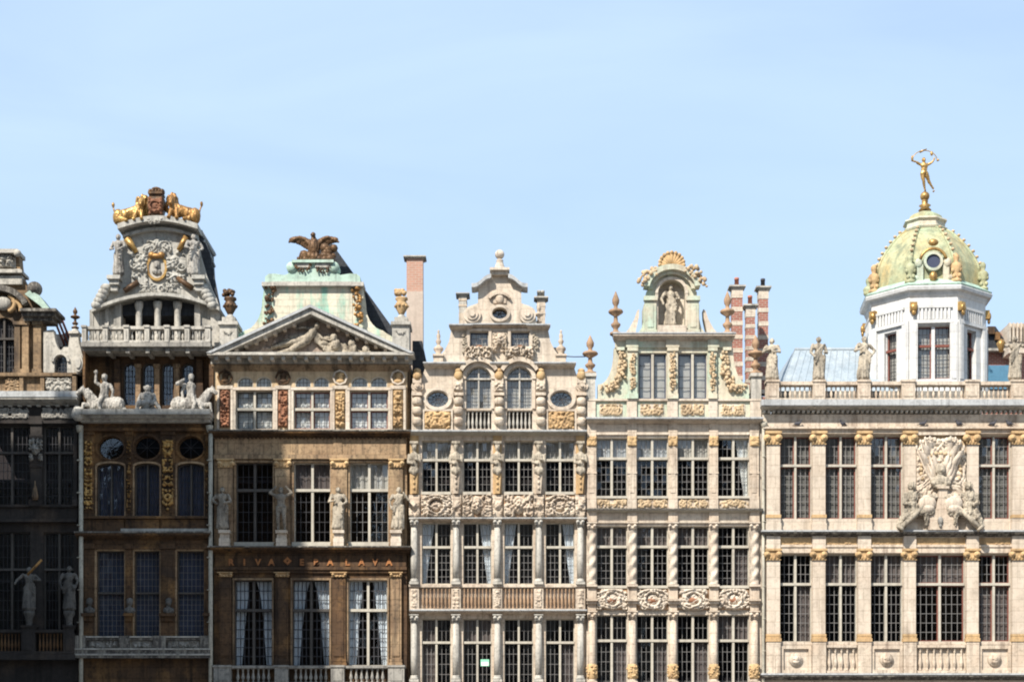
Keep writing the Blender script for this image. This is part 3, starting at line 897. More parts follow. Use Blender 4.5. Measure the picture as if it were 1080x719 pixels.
# panels under the lower windows: medallions and balusters by turns
for i, (a, b) in enumerate(BAY):
    MB().pb(a, b, 676.6, 680, -.10, .05).build('window_sill', 'cream', H6)
    if i % 2 == 0:
        p = MB(); p.prism(rect(a + 1, b - 1, 680.2, 709.5), -.10, .02, [rect(a + 4, b - 4, 684, 706)]); pa = p.build('medallion_panel', 'cream', H6)
        q = MB(); c = P3((a + b) / 2, 695, -.02)
        q.cone(c + Vector((0, -.05, 0)), c + Vector((0, .03, 0)), 7 / S, 7.4 / S, 24); q.cone(c + Vector((0, -.075, 0)), c + Vector((0, .03, 0)), 5.2 / S, 5.6 / S, 24)
        q.ball(c + Vector((0.02, -.08, .03)), (.09, .06, .12)); q.ball(c + Vector((0, -.07, -.09)), (.13, .05, .07)); q.ball(c + Vector((-.06, -.1, .02)), (.05, .03, .03))
        q.build('medallion', 'cream', pa)
    else:
        balustrade(H6, [(a + 1.5, b - 1.5, 7 if i == 3 else 5)], 680.2, 709.5, -.06, 'cream', rail=2.5, foot=2.5, rpx=2.6, depth=.22)
# roof parapet
PED = [(806.6, 819.5), (855, 868), (902, 915.3), (948, 962), (1015, 1029), (1062.6, 1076), (1112, 1126), (1159, 1172.5), (1208, 1222)]
balustrade(H6, [(PED[i][1], PED[i + 1][0], 9 if i == 3 else 7) for i in range(8)], 405, 427, -.28, 'cream', rail=3.6, foot=4.5, rpx=1.9, depth=.34, x0=806.6, x1=1222, peds=PED, ptop=403.5, yend=425)
MB().pb(820, 1208, 409.5, 423.8, .42, .5).build('parapet_backing', 'grey', H6)
# zinc mansard behind the parapet
m = MB()
ya, yb_ = 1.6, 5.2
zt, zb = Z(368.5, yb_), Z(424, 0) + .1
xl0, xl1 = X(817, ya), X(838, yb_)
xr = X(1036)
m.add([(xl0, ya, zb), (xr, ya, zb), (xr, 12, zb), (xl0, 12, zb), (xl1, yb_, zt), (xr, yb_, zt), (xr, 9, zt), (xl1, 9, zt)],
      [(0, 3, 2, 1), (4, 5, 6, 7), (0, 1, 5, 4), (1, 2, 6, 5), (2, 3, 7, 6), (3, 0, 4, 7)])
roof6 = m.build('roof', 'zinc', H6)
m = MB()
for k in range(26):
    t = k / 25
    a = Vector((xl0 + (xr - xl0) * t, ya, zb)); b = Vector((xl1 + (xr - xl1) * t, yb_, zt))
    m.tube([a, b], .022, 5)
m.tube([Vector((xl1, yb_, zt)), Vector((xr, yb_, zt))], .08, 6)
m.build('standing_seam', 'zinc', roof6)
m = MB()
for px in (846, 852):
    m.lathe(X(px, 8), 8, [(.11, zt), (.09, zt + .45), (.12, zt + .45), (.12, zt + .55)], 10)
m.build('vent_pipe', 'pot', roof6)

# the octagonal tower
TC, TA = Vector((16.58, 4.3, 0)), 2.22
TR = R(-5)
kf = (D + 2.1) / D
def face_T(i, a=TA, off=0.0):
    rot = Matrix.Rotation(TR + i * math.pi / 4, 4, 'Z')
    sc = Matrix.Translation((0, 0, EYE)) @ Matrix.Diagonal((kf, 1, kf, 1)) @ Matrix.Translation((0, 0, -EYE))
    return Matrix.Translation(TC) @ rot @ Matrix.Translation((0, -a + off, 0)) @ sc
HWF = TA * math.tan(math.pi / 8) * S / kf        # half width of a face in face pixels
m = MB()
tw = []
for i in range(8):
    m.T = face_T(i)
    hole = [rect(540 - 19.5, 540 + 19.5, 343, 399.5)] if i % 2 == 0 else [rect(540 - 8, 540 + 8, 345, 399)]
    m.prism(rect(540 - HWF, 540 + HWF, 299, 424), 0, .22, hole)
m.T = None
tower = m.build('tower', 'white', H6)
inn = MB(); inn.lathe(TC.x, TC.y, [(1.35, Z(424, 2)), (1.35, Z(300, 2))], 8, False, TR + math.pi / 8); inn.build('interior', 'room', tower)
for i in range(8):
    Tf = face_T(i)
    if i in (0, 1, 2, 6, 7):
        if i % 2 == 0: window(tower, 540 - 19.5, 540 + 19.5, 343, 399.5, None, 1, 4, 4, 7, sash='redwood', frame='white', fw=3.6, gl='glassold', bar='leaddark', bw=.014, curtain='blind', cmat='net', T=Tf)
        else: window(tower, 540 - 8, 540 + 8, 345, 399, None, 0, 4, 4, 7, sash='redwood', frame='white', fw=2.0, gl='glassold', bar='leaddark', bw=.014, curtain='blind', cmat='net', T=Tf)
    if i in (0, 1, 7):
        rb = MB(); rb.T = Tf
        w_ = 19 if i == 0 else 7.6
        rb.pb(540 - w_, 540 - 1.9 if i == 0 else 540 + w_, 363, 365.5, .10, .19)
        rb.build('sash_rail', 'redwood', tower)
        if i == 0:
            rb = MB(); rb.T = Tf; rb.pb(541.9, 559, 363, 365.5, .10, .19); rb.build('sash_rail', 'redwood', tower)
    p = MB(); p.T = Tf
    for s_ in (-1, 1):
        e0 = 540 + s_ * (HWF - 4.2)
        p.pb(e0 - 4, e0 + 4, 338, 412, -.09, .02); p.pb(e0 - 4.6, e0 + 4.6, 404, 424, -.13, .02); p.pb(e0 - 2.5, e0 + 2.5, 343, 400, -.115, 0)
    p.pb(540 - 21, 540 + 21, 400.5, 404, -.10, .02); p.pb(540 - 21, 540 + 21, 337.5, 341, -.10, .02)
    p.build('corner_pilaster', 'white', tower)
    p = MB(); p.T = Tf
    for k in range(9): p.pb(540 - 17 + k * 4 - .2, 540 - 17 + k * 4 + 2, 325, 337, -.07, .02)
    p.pb(540 - 19, 540 + 19, 322.5, 325, -.09, .02)
    p.build('fluted_panel', 'white', tower)
    g = MB(); g.T = Tf
    g.pb(540 - HWF + .2, 540 - HWF + 7.6, 319, 328, -.17, .0); g.ball((X(540 - HWF + 4), -.17, Z(325)), (.14, .08, .16)); g.ball((X(540 - HWF + 4), -.16, Z(330)), (.09, .06, .12))
    g.build('gilt_capital', 'gold', tower)
zz = lambda py: Z(py, 4.3)
def zd(r, py): return Z(py, 4.3 - r / S * .98)          # height of a ring whose near edge is seen at py
def octa(mb, prof, y=4.3):
    mb.lathe(TC.x, TC.y, [(r / (S * D / (D + y)), zd(r, py)) for r, py in prof], 8, False, TR + math.pi / 8)
m = MB(); octa(m, [(61.5, 318), (63, 313.5), (64.5, 311), (65.5, 307), (69.5, 305), (70.5, 301.5), (68, 300)]); m.build('tower_cornice', 'white', H6)
m = MB(); octa(m, [(69.5, 300.2), (70, 298.8), (63, 296.5), (58, 294)]); m.build('lead_gutter', 'copper', H6)
zk = lambda py: Z(py, 3.7)
DOME = [(58, zd(60, 300)), (57, zz(296)), (55.5, zz(288)), (52.3, zz(281)), (48.7, zz(274.5)), (44.3, zz(268)), (39.3, zz(261.5)), (34, zz(255.5)), (28.5, zz(250)), (22, zz(246))]
kd = (D + 4.3) / D
def octz(mb, prof): mb.lathe(TC.x, TC.y, [(r / S * kd, z) for r, z in prof], 8, False, TR + math.pi / 8)
m = MB(); octz(m, DOME); dome = m.build('dome', 'dome', H6)
kd = (D + 4.3) / D
for i in range(8):
    a = TR + math.pi / 8 + i * math.pi / 4 - math.pi / 2
    pts = [Vector((TC.x + (r / S * kd) * math.cos(a), TC.y + (r / S * kd) * math.sin(a), z_)) for r, z_ in DOME[1:]]
    r_ = MB(); r_.tube(pts, .07, 6); r_.mat(1)
    for k, p in enumerate(pts):
        for q in (.3,):
            if k < len(pts) - 1:
                pp = p.lerp(pts[k + 1], q) + Vector((math.cos(a), math.sin(a), .2)) * .12
                r_.ball(pp, (.075, .075, .065), 7)
    r_.build('rib', ['dome', 'buff'], dome)
    # bust-like finial at each foot of a rib
    b_ = MB(); o = Vector((TC.x + 60.5 / S * kd * math.cos(a), TC.y + 60.5 / S * kd * math.sin(a), zd(60.5, 299)))
    b_.lathe(o.x, o.y, [(.20, o.z), (.21, o.z + .10), (.11, o.z + .16), (.14, o.z + .34), (.23, o.z + .52), (.16, o.z + .62), (.07, o.z + .67), (.11, o.z + .76), (.115, o.z + .86), (.04, o.z + .94)], 10)
    b_.ball((o.x - .13, o.y - .05, o.z + .4), .09, 8); b_.ball((o.x + .13, o.y - .05, o.z + .42), .09, 8); b_.ball((o.x - .1, o.y - .1, o.z + .2), .08, 8); b_.ball((o.x + .1, o.y - .1, o.z + .22), .08, 8)
    for k_ in range(len(b_.v)): b_.v[k_] = Vector((o.x + (b_.v[k_].x - o.x) * 1.02, o.y + (b_.v[k_].y - o.y) * 1.02, o.z + (b_.v[k_].z - o.z) * 1.22))
    b_.build('bust_finial', 'dome' if i % 2 else 'ochre', dome)
for i in (0, 4):
    rot = Matrix.Translation(TC) @ Matrix.Rotation(TR + i * math.pi / 4, 4, 'Z')
    zc = Z(276, 2.2)
    f = MB(); f.T = rot
    ring = [(math.cos(t) * .37, zc + math.sin(t) * .37) for t in np.linspace(0, 2 * math.pi, 25)[:-1]]
    ring2 = [(math.cos(t) * .27, zc + math.sin(t) * .27) for t in np.linspace(0, 2 * math.pi, 25)[:-1]]
    f.prism(ring, -2.22, -1.5, [ring2], world=True)
    for s_ in (-1, 1):
        f.box(s_ * .5 - .12, s_ * .5 + .12, -2.15, -1.5, zc - .82, zc - .1); f.ball((s_ * .55, -2.1, zc - .05), (.16, .12, .2)); f.ball((s_ * .62, -2.05, zc - .62), (.2, .12, .14))
    f.box(-.7, .7, -2.18, -1.5, zc - .92, zc - .8)
    d_ = f.build('dormer', 'greenish', dome)
    q = MB(); q.T = rot; q.tube([(math.cos(t) * .5, -2.16, zc + math.sin(t) * .5) for t in np.linspace(.2, math.pi - .2, 12)], .06, 6); q.ball((0, -2.2, zc + .72), (.2, .12, .14)); q.ball((0, -2.2, zc - .6), (.16, .1, .2)); q.build('gilt_hood', 'gold', d_)
    q = MB(); q.T = rot; q.prism(ring2, -2.15, -2.1, world=True); q.build('glass', 'bluewood', d_)
m = MB(); octz(m, [(r, zk(q)) for r, q in [(23, 241), (24, 239), (21.5, 237.5), (21, 233), (23.5, 231), (23, 229.5), (19, 228)]]); m.build('dome_collar', 'greenish', H6)
m = MB(); octz(m, [(r, zk(q)) for r, q in [(19, 228.5), (17.5, 225), (13.5, 222), (8, 219.5), (4, 218.5)]]); m.build('dome_cap', 'dome', H6)
m = MB(); k_ = S / kd
zz = lambda py: Z(py, 4.3)
m.lathe(TC.x, TC.y, [(.26, zz(222)), (.15, zz(219)), (.24, zz(217)), (.11, zz(215)), (.13, zz(213)), (.07, zz(203)), (.05, zz(202))], 14)
m.ball((TC.x, TC.y, zz(207.2)), .19, 14)
m.build('gilt_orb', 'gold', H6)
# the great carved trophy between the third and fourth windows
a, b = BAY[3]
relief('trophy_panel', a + .2, b - .2, 457.8, 547, -.01, .16, 5, H6, 'cream', 'scroll', 16, step=.03, mats=['buff', 'cream'])
MB().pb(a, b, 456.5, 459.5, -.2, .02).build('lintel', 'cream', H6)
trophy = MB().pb(a, b, 547, 560, -.14, .02).build('trophy', 'cream', H6)
cx = (a + b) / 2
for s_ in (-1, 1):
    for k, (dx, top) in enumerate(((8, 467), (13, 468), (18, 471), (22, 477))):
        f = MB()
        base_ = P3(cx + s_ * 4, 525, -.10); tip = P3(cx + s_ * (dx + 3), top - 5, -.16 - .05 * k)
        f.tube([base_, tip], .035, 6); f.ball(tip, (.05, .05, .11), 7)
        n_ = 8
        vsx = []
        for q in range(n_ + 1):
            t = q / n_
            p = base_.lerp(tip, .25 + .7 * t)
            wv = .10 * math.sin(t * 9 + k)
            for y_ in (-.05, .05):
                vsx.append(p + Vector((0, y_ - .04 + wv * .4, 0))); vsx.append(p + Vector((-s_ * (.20 + .07 * math.sin(t * 7 + k)), y_ + wv + .03, -.05)))
        fs = []
        for q in range(n_):
            i_ = q * 4
            fs += [(i_, i_ + 1, i_ + 5, i_ + 4), (i_ + 2, i_ + 6, i_ + 7, i_ + 3), (i_ + 1, i_ + 3, i_ + 7, i_ + 5), (i_, i_ + 4, i_ + 6, i_ + 2)]
        f.add(vsx, fs, True)
        f.build('carved_banner', 'pale', trophy)
ped = MB(); ped.prism([(cx - 16, 560), (cx - 15, 546), (cx - 8, 540), (cx - 4.5, 524), (cx - 4.5, 517), (cx + 4.5, 517), (cx + 4.5, 524), (cx + 8, 540), (cx + 15, 546), (cx + 16, 560)], -.42, .0)
ped.pb(cx - 6, cx + 6, 514.5, 517, -.5, 0); ped.build('trophy_pedestal', 'cream', trophy)
q = MB(); q.ball(P3(cx, 549, -.44), (.11, .08, .16)); q.ball(P3(cx, 554, -.44), (.06, .06, .08)); q.build('carved_flask', 'grey', trophy)
bust = [('e', (0, 0, .62), (.19, .17, .23)), ('c', (0, -.15, .62), (0, -.19, .57), .04, .04), ('c', (0, 0, .3), (0, 0, .5), .12, .11), ('e', (0, 0, .22), (.38, .2, .2)), ('e', (0, .02, .72), (.2, .17, .17)), ('e', (-.2, -.05, .12), (.2, .14, .12)), ('e', (.2, -.05, .12), (.2, .14, .12)), ('e', (0, -.02, .0), (.3, .16, .1))]
me = fuse('portrait_bust', bust, .03, 1, .02); me.materials.append(M['statue']); link('portrait_bust', me, trophy, P3(cx, 513, -.28))
q = MB()
c_ = P3(cx, 497, -.1)
q.tube([c_ + Vector((math.cos(t) * .72, 0, math.sin(t) * .66)) for t in np.linspace(-.5, math.pi + .5, 26)], .07, 7)
for t in np.linspace(-.4, math.pi + .4, 17): q.ball(c_ + Vector((math.cos(t) * .74, -.06, math.sin(t) * .68)), .085, 7)
q.build('laurel_wreath', 'buff', trophy)
def captive(s_):
    B = [('e', (0, 0, 1.42), (.17, .19, .22)), ('c', (0, -.17, 1.42), (0, -.2, 1.37), .04, .04), ('c', (0, 0, 1.1), (0, 0, 1.3), .09, .09), ('e', (-.02 * s_, 0, .95), (.30, .22, .30)), ('e', (0, 0, .6), (.28, .22, .3)), ('e', (.05 * s_, 0, .32), (.34, .26, .22)),
         ('c', (-.3 * s_, 0, 1.05), (-.36 * s_, -.1, .7), .10, .08), ('c', (-.36 * s_, -.1, .7), (-.12 * s_, -.2, .62), .08, .06), ('c', (.3 * s_, 0, 1.05), (.5 * s_, -.05, .86), .10, .08), ('c', (.5 * s_, -.05, .86), (.72 * s_, -.1, .95), .08, .06),
         ('c', (.1 * s_, -.05, .3), (.55 * s_, -.18, .35), .16, .12), ('c', (.55 * s_, -.18, .35), (.62 * s_, -.1, -.15), .12, .08), ('c', (-.1 * s_, -.05, .3), (-.35 * s_, -.18, .12), .16, .12), ('c', (-.35 * s_, -.18, .12), (-.5 * s_, -.1, -.3), .12, .08),
         ('e', (-.25 * s_, -.05, .1), (.3, .2, .25)), ('c', (-.3 * s_, -.1, .4), (-.55 * s_, -.05, -.2), .10, .14), ('e', (.85 * s_, 0, .95), (.3, .16, .14)), ('e', (.75 * s_, -.05, .45), (.26, .18, .3))]
    return B
for s_ in (1, -1):
    me = fuse('captive_figure', captive(s_), .026, 1, .045); me.materials.append(M['statue']); cf = link('captive_figure', me, trophy, P3(cx - s_ * 30, 549, -.34)); cf.scale = (.86, .86, .92)
    c = MB(); p0, p1 = P3(cx - s_ * 43, 558, -.62), P3(cx - s_ * 17, 533, -.45)
    c.cone(p0, p1, .11, .08, 12); c.cone(p0, p0 + (p1 - p0).normalized() * .10, .14, .14, 12); c.cone(p1, p1 + (p1 - p0).normalized() * .08, .10, .10, 12)
    c.build('carved_cannon', 'statue', trophy)
    for k in range(3):
        c = MB(); q0, q1 = P3(cx - s_ * (45 - k * 2.5), 559 - k * .5, -.5 - .03 * k), P3(cx - s_ * (20 + k * 3), 527 - k * 3, -.36)
        c.tube([q0, q1], .03, 6); c.cone(q1, q1 + (q1 - q0).normalized() * .2, .06, .005, 8)
        c.build('carved_pike', 'cream', trophy)
    f = MB(); p_ = P3(cx - s_ * 14, 531, -.35)
    f.ball(p_, (.36, .22, .34), 12); f.ball(p_ + Vector((0, -.06, -.2)), (.28, .2, .2), 10); f.build('carved_shield', 'pale', trophy)
# drainpipe between this house and its neighbour
def pipe(H, px, yt, yb, mat='pipe', r=.075, y=-.14):
    m = MB(); m.tube([P3(px, yt, y), P3(px, yb, y)], r, 10)
    q = yt
    m.lathe(X(px), y, [(r * 1.2, Z(yt + 5)), (.13, Z(yt + 1)), (.14, Z(yt - 1)), (.14, Z(yt - 2))], 10)
    while q < yb - 4:
        m.lathe(X(px), y, [(r * 1.35, Z(q + 1)), (r * 1.35, Z(q))], 10); q += 34
    m.build('drainpipe', mat, H)
pipe(H6, 805.0, 448, 860, 'pipe', .055, -.16)

# statues on the parapet
st6 = 'stone statues standing along the roof parapet'
zt6 = Z(403.6)
statue('statue', 'weathered parapet statue with folded arms directly beside the striped brick chimneys', 'statue', body(1.6, ((-.2, -.05, .68), (-.02, -.14, .72)), ((.2, -.05, .66), (.06, -.14, .66)), seed=3), (X(813), -.28, zt6), 'statue', group=st6, rz=R(-20))
statue('statue', 'draped parapet statue in front of the pale zinc roof, arms held close to its sides', 'statue', body(1.66, ((-.19, -.02, .64), (-.13, -.12, .52)), ((.19, -.02, .64), (.08, -.14, .62)), seed=4), (X(862), -.28, zt6), 'statue', group=st6, rz=R(10))
statue('statue', 'parapet statue with one bent elbow standing just before the white tower', 'statue', body(1.68, ((-.22, 0, .66), (-.10, -.14, .70)), ((.27, .02, .70), (.14, -.10, .56)), seed=5, lean=.02), (X(909), -.28, zt6), 'statue', group=st6, rz=R(15))
statue('statue', 'parapet statue past the tower at the photo edge, raising an arm with a golden horn', 'statue', body(1.68, ((-.27, -.06, .74), (-.30, -.12, .86)), ((.27, -.05, .74), (.33, -.10, .84)), seed=6), (X(1068), -.28, zt6), 'statue', group=st6)
hn = MB(); o_ = Vector((X(1068) - .5, -.48, zt6 + 1.44)); hn.tube([o_, o_ + Vector((-.1, 0, -.1)), o_ + Vector((-.06, 0, -.4))], [.14, .15, .08], 8)
tag(hn.build('horn', 'gold'), 'golden horn held up by the parapet statue at the photo edge', 'horn')
# gilded figure on the orb
h = 1.36
G = body(h, ((-.24, -.03, .86), (-.36, -.03, .90)), ((.24, -.03, .85), (.30, -.05, .96)), robe=False, legs=(((-.03, -.02, .27), (0, 0, .03)), ((.14, .04, .30), (.27, .08, .11))), seed=1, lean=-.03)
me = fuse('figure', G, .022); me.materials.append(M['gold'])
gf = link('gilded_figure', me, None, (TC.x, TC.y, zz(202.0)))
tag(gf, 'gilded nude figure balancing on one foot on the orb above the dome', 'statue')
s_ = MB(); zf = zz(202.0)
s_.tube([(TC.x - .02 + .50 * math.cos(t), TC.y - .06, zf + 1.22 + .40 * math.sin(t)) for t in np.linspace(-.1, math.pi + .1, 16)], .016, 6)
s_.ball((TC.x - .52, TC.y - .06, zf + 1.30), (.05, .04, .13), 8); s_.tube([(TC.x - .22, TC.y - .06, zf + 1.56), (TC.x + .06, TC.y - .06, zf + 1.68)], [.05, .02], 8); s_.ball((TC.x + .26, TC.y - .06, zf + 1.50), (.06, .04, .10), 8); s_.ball((TC.x + .52, TC.y - .06, zf + 1.24), (.05, .04, .05), 8)
tag(s_.build('hoop', 'gold'), 'thin hoop with flame-like tips arching above the gilded figure', 'hoop')

# ================================================================== the cream house with the shell on its gable
H5 = house('shell_gabled_house', 'narrow cream house with a golden shell and a niche statue in its green-streaked gable', 618.4, 803.4)
x0, x1 = 618.6, 803.2
shell_body(H5, x0, x1, 445, 'pale', 12)
PIL = [(619.4, 628.6), (662, 671), (705, 714), (748, 756.8), (790.6, 799.8)]
BAY = [(PIL[i][1], PIL[i + 1][0]) for i in range(4)]
wall(H5, 'pale', x0, x1, 446.2, 538, [rect(a + .3, b - .3, 461.6, 523) for a, b in BAY])
wall(H5, 'pale', x0, x1, 538.2, 644, [rect(a + .3, b - .3, 554.4, 617.5) for a, b in BAY])
wall(H5, 'pale', x0, x1, 644.2, 867, [rect(a + .3, b - .3, 648, 760) for a, b in BAY])
for i, (a, b) in enumerate(BAY):
    window(H5, a + .3, b - .3, 461.6, 523, 483, 1, 3, 2, 5, fw=2.4, gl='glassold' if i in (2, 3) else 'glass', curtain=('upper', 'upper', 'upper', 'right')[i], cmat=('net', 'net', 'net', 'curtain')[i])
    window(H5, a + .3, b - .3, 554.4, 617.5, 576, 1, 3, 2, 5, fw=2.4, curtain='upper' if i < 3 else 'lightright', cmat='netdark')
    window(H5, a + .3, b - .3, 648, 760, 675, 1, 3, 2, 8, fw=2.4, curtain='upper' if i == 3 else None, cmat='netdark')
for i, (a, b) in enumerate(PIL):
    p = MB(); p.pb(a, b, 458, 523.5, -.12, .05); p.pb(a - .3, b + .3, 446.4, 458, -.09, .05); p.pb(a + 2.2, b - 2.2, 476, 520, -.14, -.1)
    p.pb(a - .5, b + .5, 498, 500, -.15, .05)
    p.pb(a - .4, b + .4, 523.5, 538, -.12, .05)
    pp = p.build('pilaster', 'cream', H5)
    relief('carved_capital', a - .5, b + .5, 460.5, 471, -.125, .07, 60 + i, pp, 'ochre', 'beads', 5, step=.025)
    column(H5, (a + b) / 2, 551.5, 619, 4.1, 'pale', -.10, twist=True, cap=6.5, base=5)
    column(H5, (a + b) / 2, 644.5, 720, 4.1, 'cream', -.10, cap=7, base=4, drum=16, drummat='ochre')
    MB().pb(a - .6, b + .6, 538.4, 551.3, -.16, .05).build('frieze_block', 'cream', H5)
    q = MB(); q.pb(a - .4, b + .4, 619.2, 632.1, -.18, .05)
    q.pb(a - 1.5, b + 1.5, 632, 634, -.34, .05); q.pb(a - .8, b + .8, 634, 637, -.24, .05); q.pb(a + .2, b - .2, 637, 644.3, -.14, .05)
    q.build('corbel', 'cream', H5)
    MB().pb(a - .3, b + .3, 720.2, 860, -.16, .05).build('pier', 'cream', H5)
for i, (a, b) in enumerate(BAY):
    relief('carved_frieze', a + .8, b - .8, 526, 536, -.02, .07, 70 + i, H5, 'cream', 'scroll', 6, mats=['cream', 'buff'])
    relief('cartouche', a + .2, b - .2, 620.5, 643, -.02, .18, 80 + i, H5, 'ochre', 'cartouche', 11, mats=['terracotta', 'pale'])
    q = MB(); q.ball(P3((a + b) / 2, 632.5, -.10), (5.2 / S, .10, 3.2 / S), 12); q.build('painted_boss', 'redstone', H5)
    MB().pb(a, b, 523.2, 525.6, -.1, .05).build('window_sill', 'mullion', H5)
    MB().pb(a, b, 617.8, 620.2, -.1, .05).build('window_sill', 'mullion', H5)
    for t0, t1, t2 in ((447.5, 456, 458.6), (541, 549.5, 551.4)):
        q = MB(); q.pb(a + .3, b - .3, t0, t1, -.03, .02); q.pb(a + .3, b - .3, t1 - .1, t2, -.08, .02); q.build('frieze_panel', 'pale', H5)
cornice(H5, x0 + 1, x1 - 1, 441.8, 447.2, .36, 'pale', 'leadtop', cap=1.6, returns=.2)
cornice(H5, x0 + 1, x1 - 1, 537.2, 540.8, .30, 'mullion', 'darkledge', cap=1.0, returns=.2)
# the attic gable with concave sides
conc_l = arc(633, 368, 28, 37, -88, 0, 12)[0:]
sil = [(619.2, 442), (619.2, 421), (630.5, 421), (630.5, 405.5)] + [(632 + 15.5 * math.sin(t), 405 - 38 * (1 - math.cos(t))) for t in np.linspace(0, math.pi / 2, 10)]
sil = sil[:-1] + [(647.5, 367)]
silr = [(1420.6 - a, b) for a, b in sil][::-1]
wall(H5, 'greenish', 0, 0, 0, 0, [rect(673.3, 703.4, 372, 420.5), rect(715, 746, 372, 420.5)], 0, .45, outline=sil + silr, name='gable_wall')
m = MB(); m.pb(x0 + .6, x1 - .6, 421, 423, -.10, .02)
for a, b in ((619.2, 628), (661, 671.5), (703.5, 714.5), (747, 756.5), (791, 802.6)): m.pb(a, b, 423.2, 442, -.08, .02)
m.build('attic_plinth', 'pale', H5)
for i, (a, b) in enumerate(((630, 659), (673, 702), (716, 745), (758, 788))):
    relief('attic_panel', a + 2, b - 2, 426, 438.5, -.005, .07, 90 + i, H5, 'pale', 'scroll', 5, mats=['pale', 'buff'])
for i, (a, b) in enumerate(((673.3, 703.4), (715, 746))):
    window(H5, a, b, 372, 420.5, None, 1, 1, 2, 4, sash='bluewood', fw=2.6, gl='glassold', bar='leaddark', curtain='blind', cmat='net', y=-.05)
for a, b in ((662, 672), (704, 714.4), (747, 755.5)):
    p = MB(); p.pb(a, b, 367.5, 421, -.12, .02); p.pb(a - .7, b + .7, 367.5, 371, -.18, .02); p.pb(a - .6, b + .6, 416, 421, -.16, .02)
    pp = p.build('pilaster', 'greenish', H5)
    festoon('fruit_drop', [((a + b) / 2, 374), ((a + b) / 2, 411)], 2.6, 3.2, int(a), pp, 'buff', -.15, 3.2)
for s_ in (0, 1):
    mx = (lambda v: v) if not s_ else (lambda v: 1420.6 - v)
    festoon('fruit_garland', [(mx(656), 372), (mx(656.5), 388), (mx(653), 402), (mx(645), 410), (mx(635), 409)], 3.2, 5.0, 31 + s_, H5, 'buff', -.07, 3.4)
    p = MB(); p.pb(mx(654) - 4.4, mx(654) + 4.4, 366.8, 370, -.14, .02); p.build('capital', 'greenish', H5)
cornice(H5, 648, 772.6, 353.2, 360.5, .40, 'pale', 'leadtop', cap=1.3, returns=.3)
m = MB(); m.pb(648.5, 772, 360.5, 367, -.07, .05); m.pb(660, 673, 359, 367, -.16, .05); m.pb(702, 716, 359, 367, -.16, .05); m.pb(746, 758, 359, 367, -.16, .05)
m.build('frieze', 'greenish', H5)
# niche stage
top = arc(708.3, 306, 25, 22, 180, 0, 16)
out = [(679, 353.2), (679, 321), (681.5, 317), (681.5, 308)] + [(683.3, 306)] + top[1:-1] + [(733.3, 306), (735, 308), (735, 317), (737.5, 321), (737.5, 353.2)]
niche = arched(694, 722.5, 295.5, 346)
m = MB(); m.prism(out, .0, 1.0, [niche]); m.mat(1); m.prism(arched(693.5, 723, 295, 347), .40, .99)
g5 = m.build('niche_wall', ['greenish', 'pale'], H5)
for a, b in ((679.8, 691.8), (724.5, 736.8)):
    p = MB(); p.pb(a, b, 318, 353, -.14, .02); p.pb(a - 1.2, b + 1.2, 313.5, 318, -.22, .02); p.pb(a - .8, b + .8, 349, 353.2, -.2, .02); p.pb(a + 3, b - 3, 322, 346, -.165, -.1); p.build('pilaster', 'greenish', H5)
m = MB()
oa, ia = arc(708.3, 307, 30, 26, 172, 8, 20), arc(708.3, 307, 24, 20.5, 8, 172, 20)
m.prism(oa + ia, -.34, .3)
oa, ia = arc(708.3, 307, 25, 21.2, 175, 5, 20), arc(708.3, 307, 20.5, 17, 5, 175, 20)
m.prism(oa + ia, -.18, .2)
m.build('arched_pediment', 'greenish', H5)
m = MB(); oa, ia = arc(708.3, 309.7, 17.4, 17.4, 180, 0, 18), arc(708.3, 309.7, 14.4, 14.4, 0, 180, 18); m.prism(oa + ia, -.08, .1); m.pb(691, 694, 309, 346, -.06, .1); m.pb(722.5, 725.5, 309, 346, -.06, .1); m.pb(693, 723.5, 344.5, 353, -.24, .1)
m.build('niche_frame', 'pale', H5)
for s_ in (0, 1):
    mx = (lambda v: v) if not s_ else (lambda v: 1416.6 - v)
    festoon('carved_foliage', [(mx(693), 285.5), (mx(685), 289), (mx(678), 296), (mx(675.5), 302)], 4.0, 5.2, 51 + s_, H5, 'buff', -.3, 3.2)
    f = MB(); f.prism([(mx(657.5), 353.2), (mx(664), 345), (mx(669), 336), (mx(672), 327), (mx(674.5), 325), (mx(674), 334), (mx(671.5), 345), (mx(670), 353.2)], .1, .6)
    f.build('raking_fin', 'pale', H5)
    f = MB(); f.prism([(mx(671.5), 353.2), (mx(677), 345), (mx(679.3), 335), (mx(679.3), 353.2)], .02, .5); f.build('side_scroll', 'greenish', H5)
# shell
m = MB(); c = P3(708.3, 283, -.05)
for i in range(11):
    a = R(12 + 156 * i / 10)
    L = .43 + .13 * math.sin(a)
    tip = c + Vector((math.cos(a) * L, -.10, math.sin(a) * L))
    m.cone(c + Vector((0, 0, .03)), tip, .04, .075, 8); m.ball(tip, (.078, .10, .085), 8)
m.ball(c, (.26, .16, .14)); m.ball(c + Vector((-.3, 0, -.02)), (.16, .12, .12)); m.ball(c + Vector((.3, 0, -.02)), (.16, .12, .12))
m.build('shell_finial', 'ochre', H5)
for px in (649.4, 767.2): urn(H5, px, 307, 353.2, 'terracotta', .0, .32, name='urn_finial')
for px in (622.6, 797.4):
    m = MB(); m.pb(px - 5.2, px + 5.2, 397.5, 421, -.08, .35); m.pb(px - 6.4, px + 6.4, 394, 397.5, -.16, .43); m.build('pedestal', 'greylight', H5)
    urn(H5, px, 352.5, 394, 'terracotta', .12, .38)
gable_roof(H5, 621, 801, 710.6, 340, 446, .46, 11.5, name='roof')
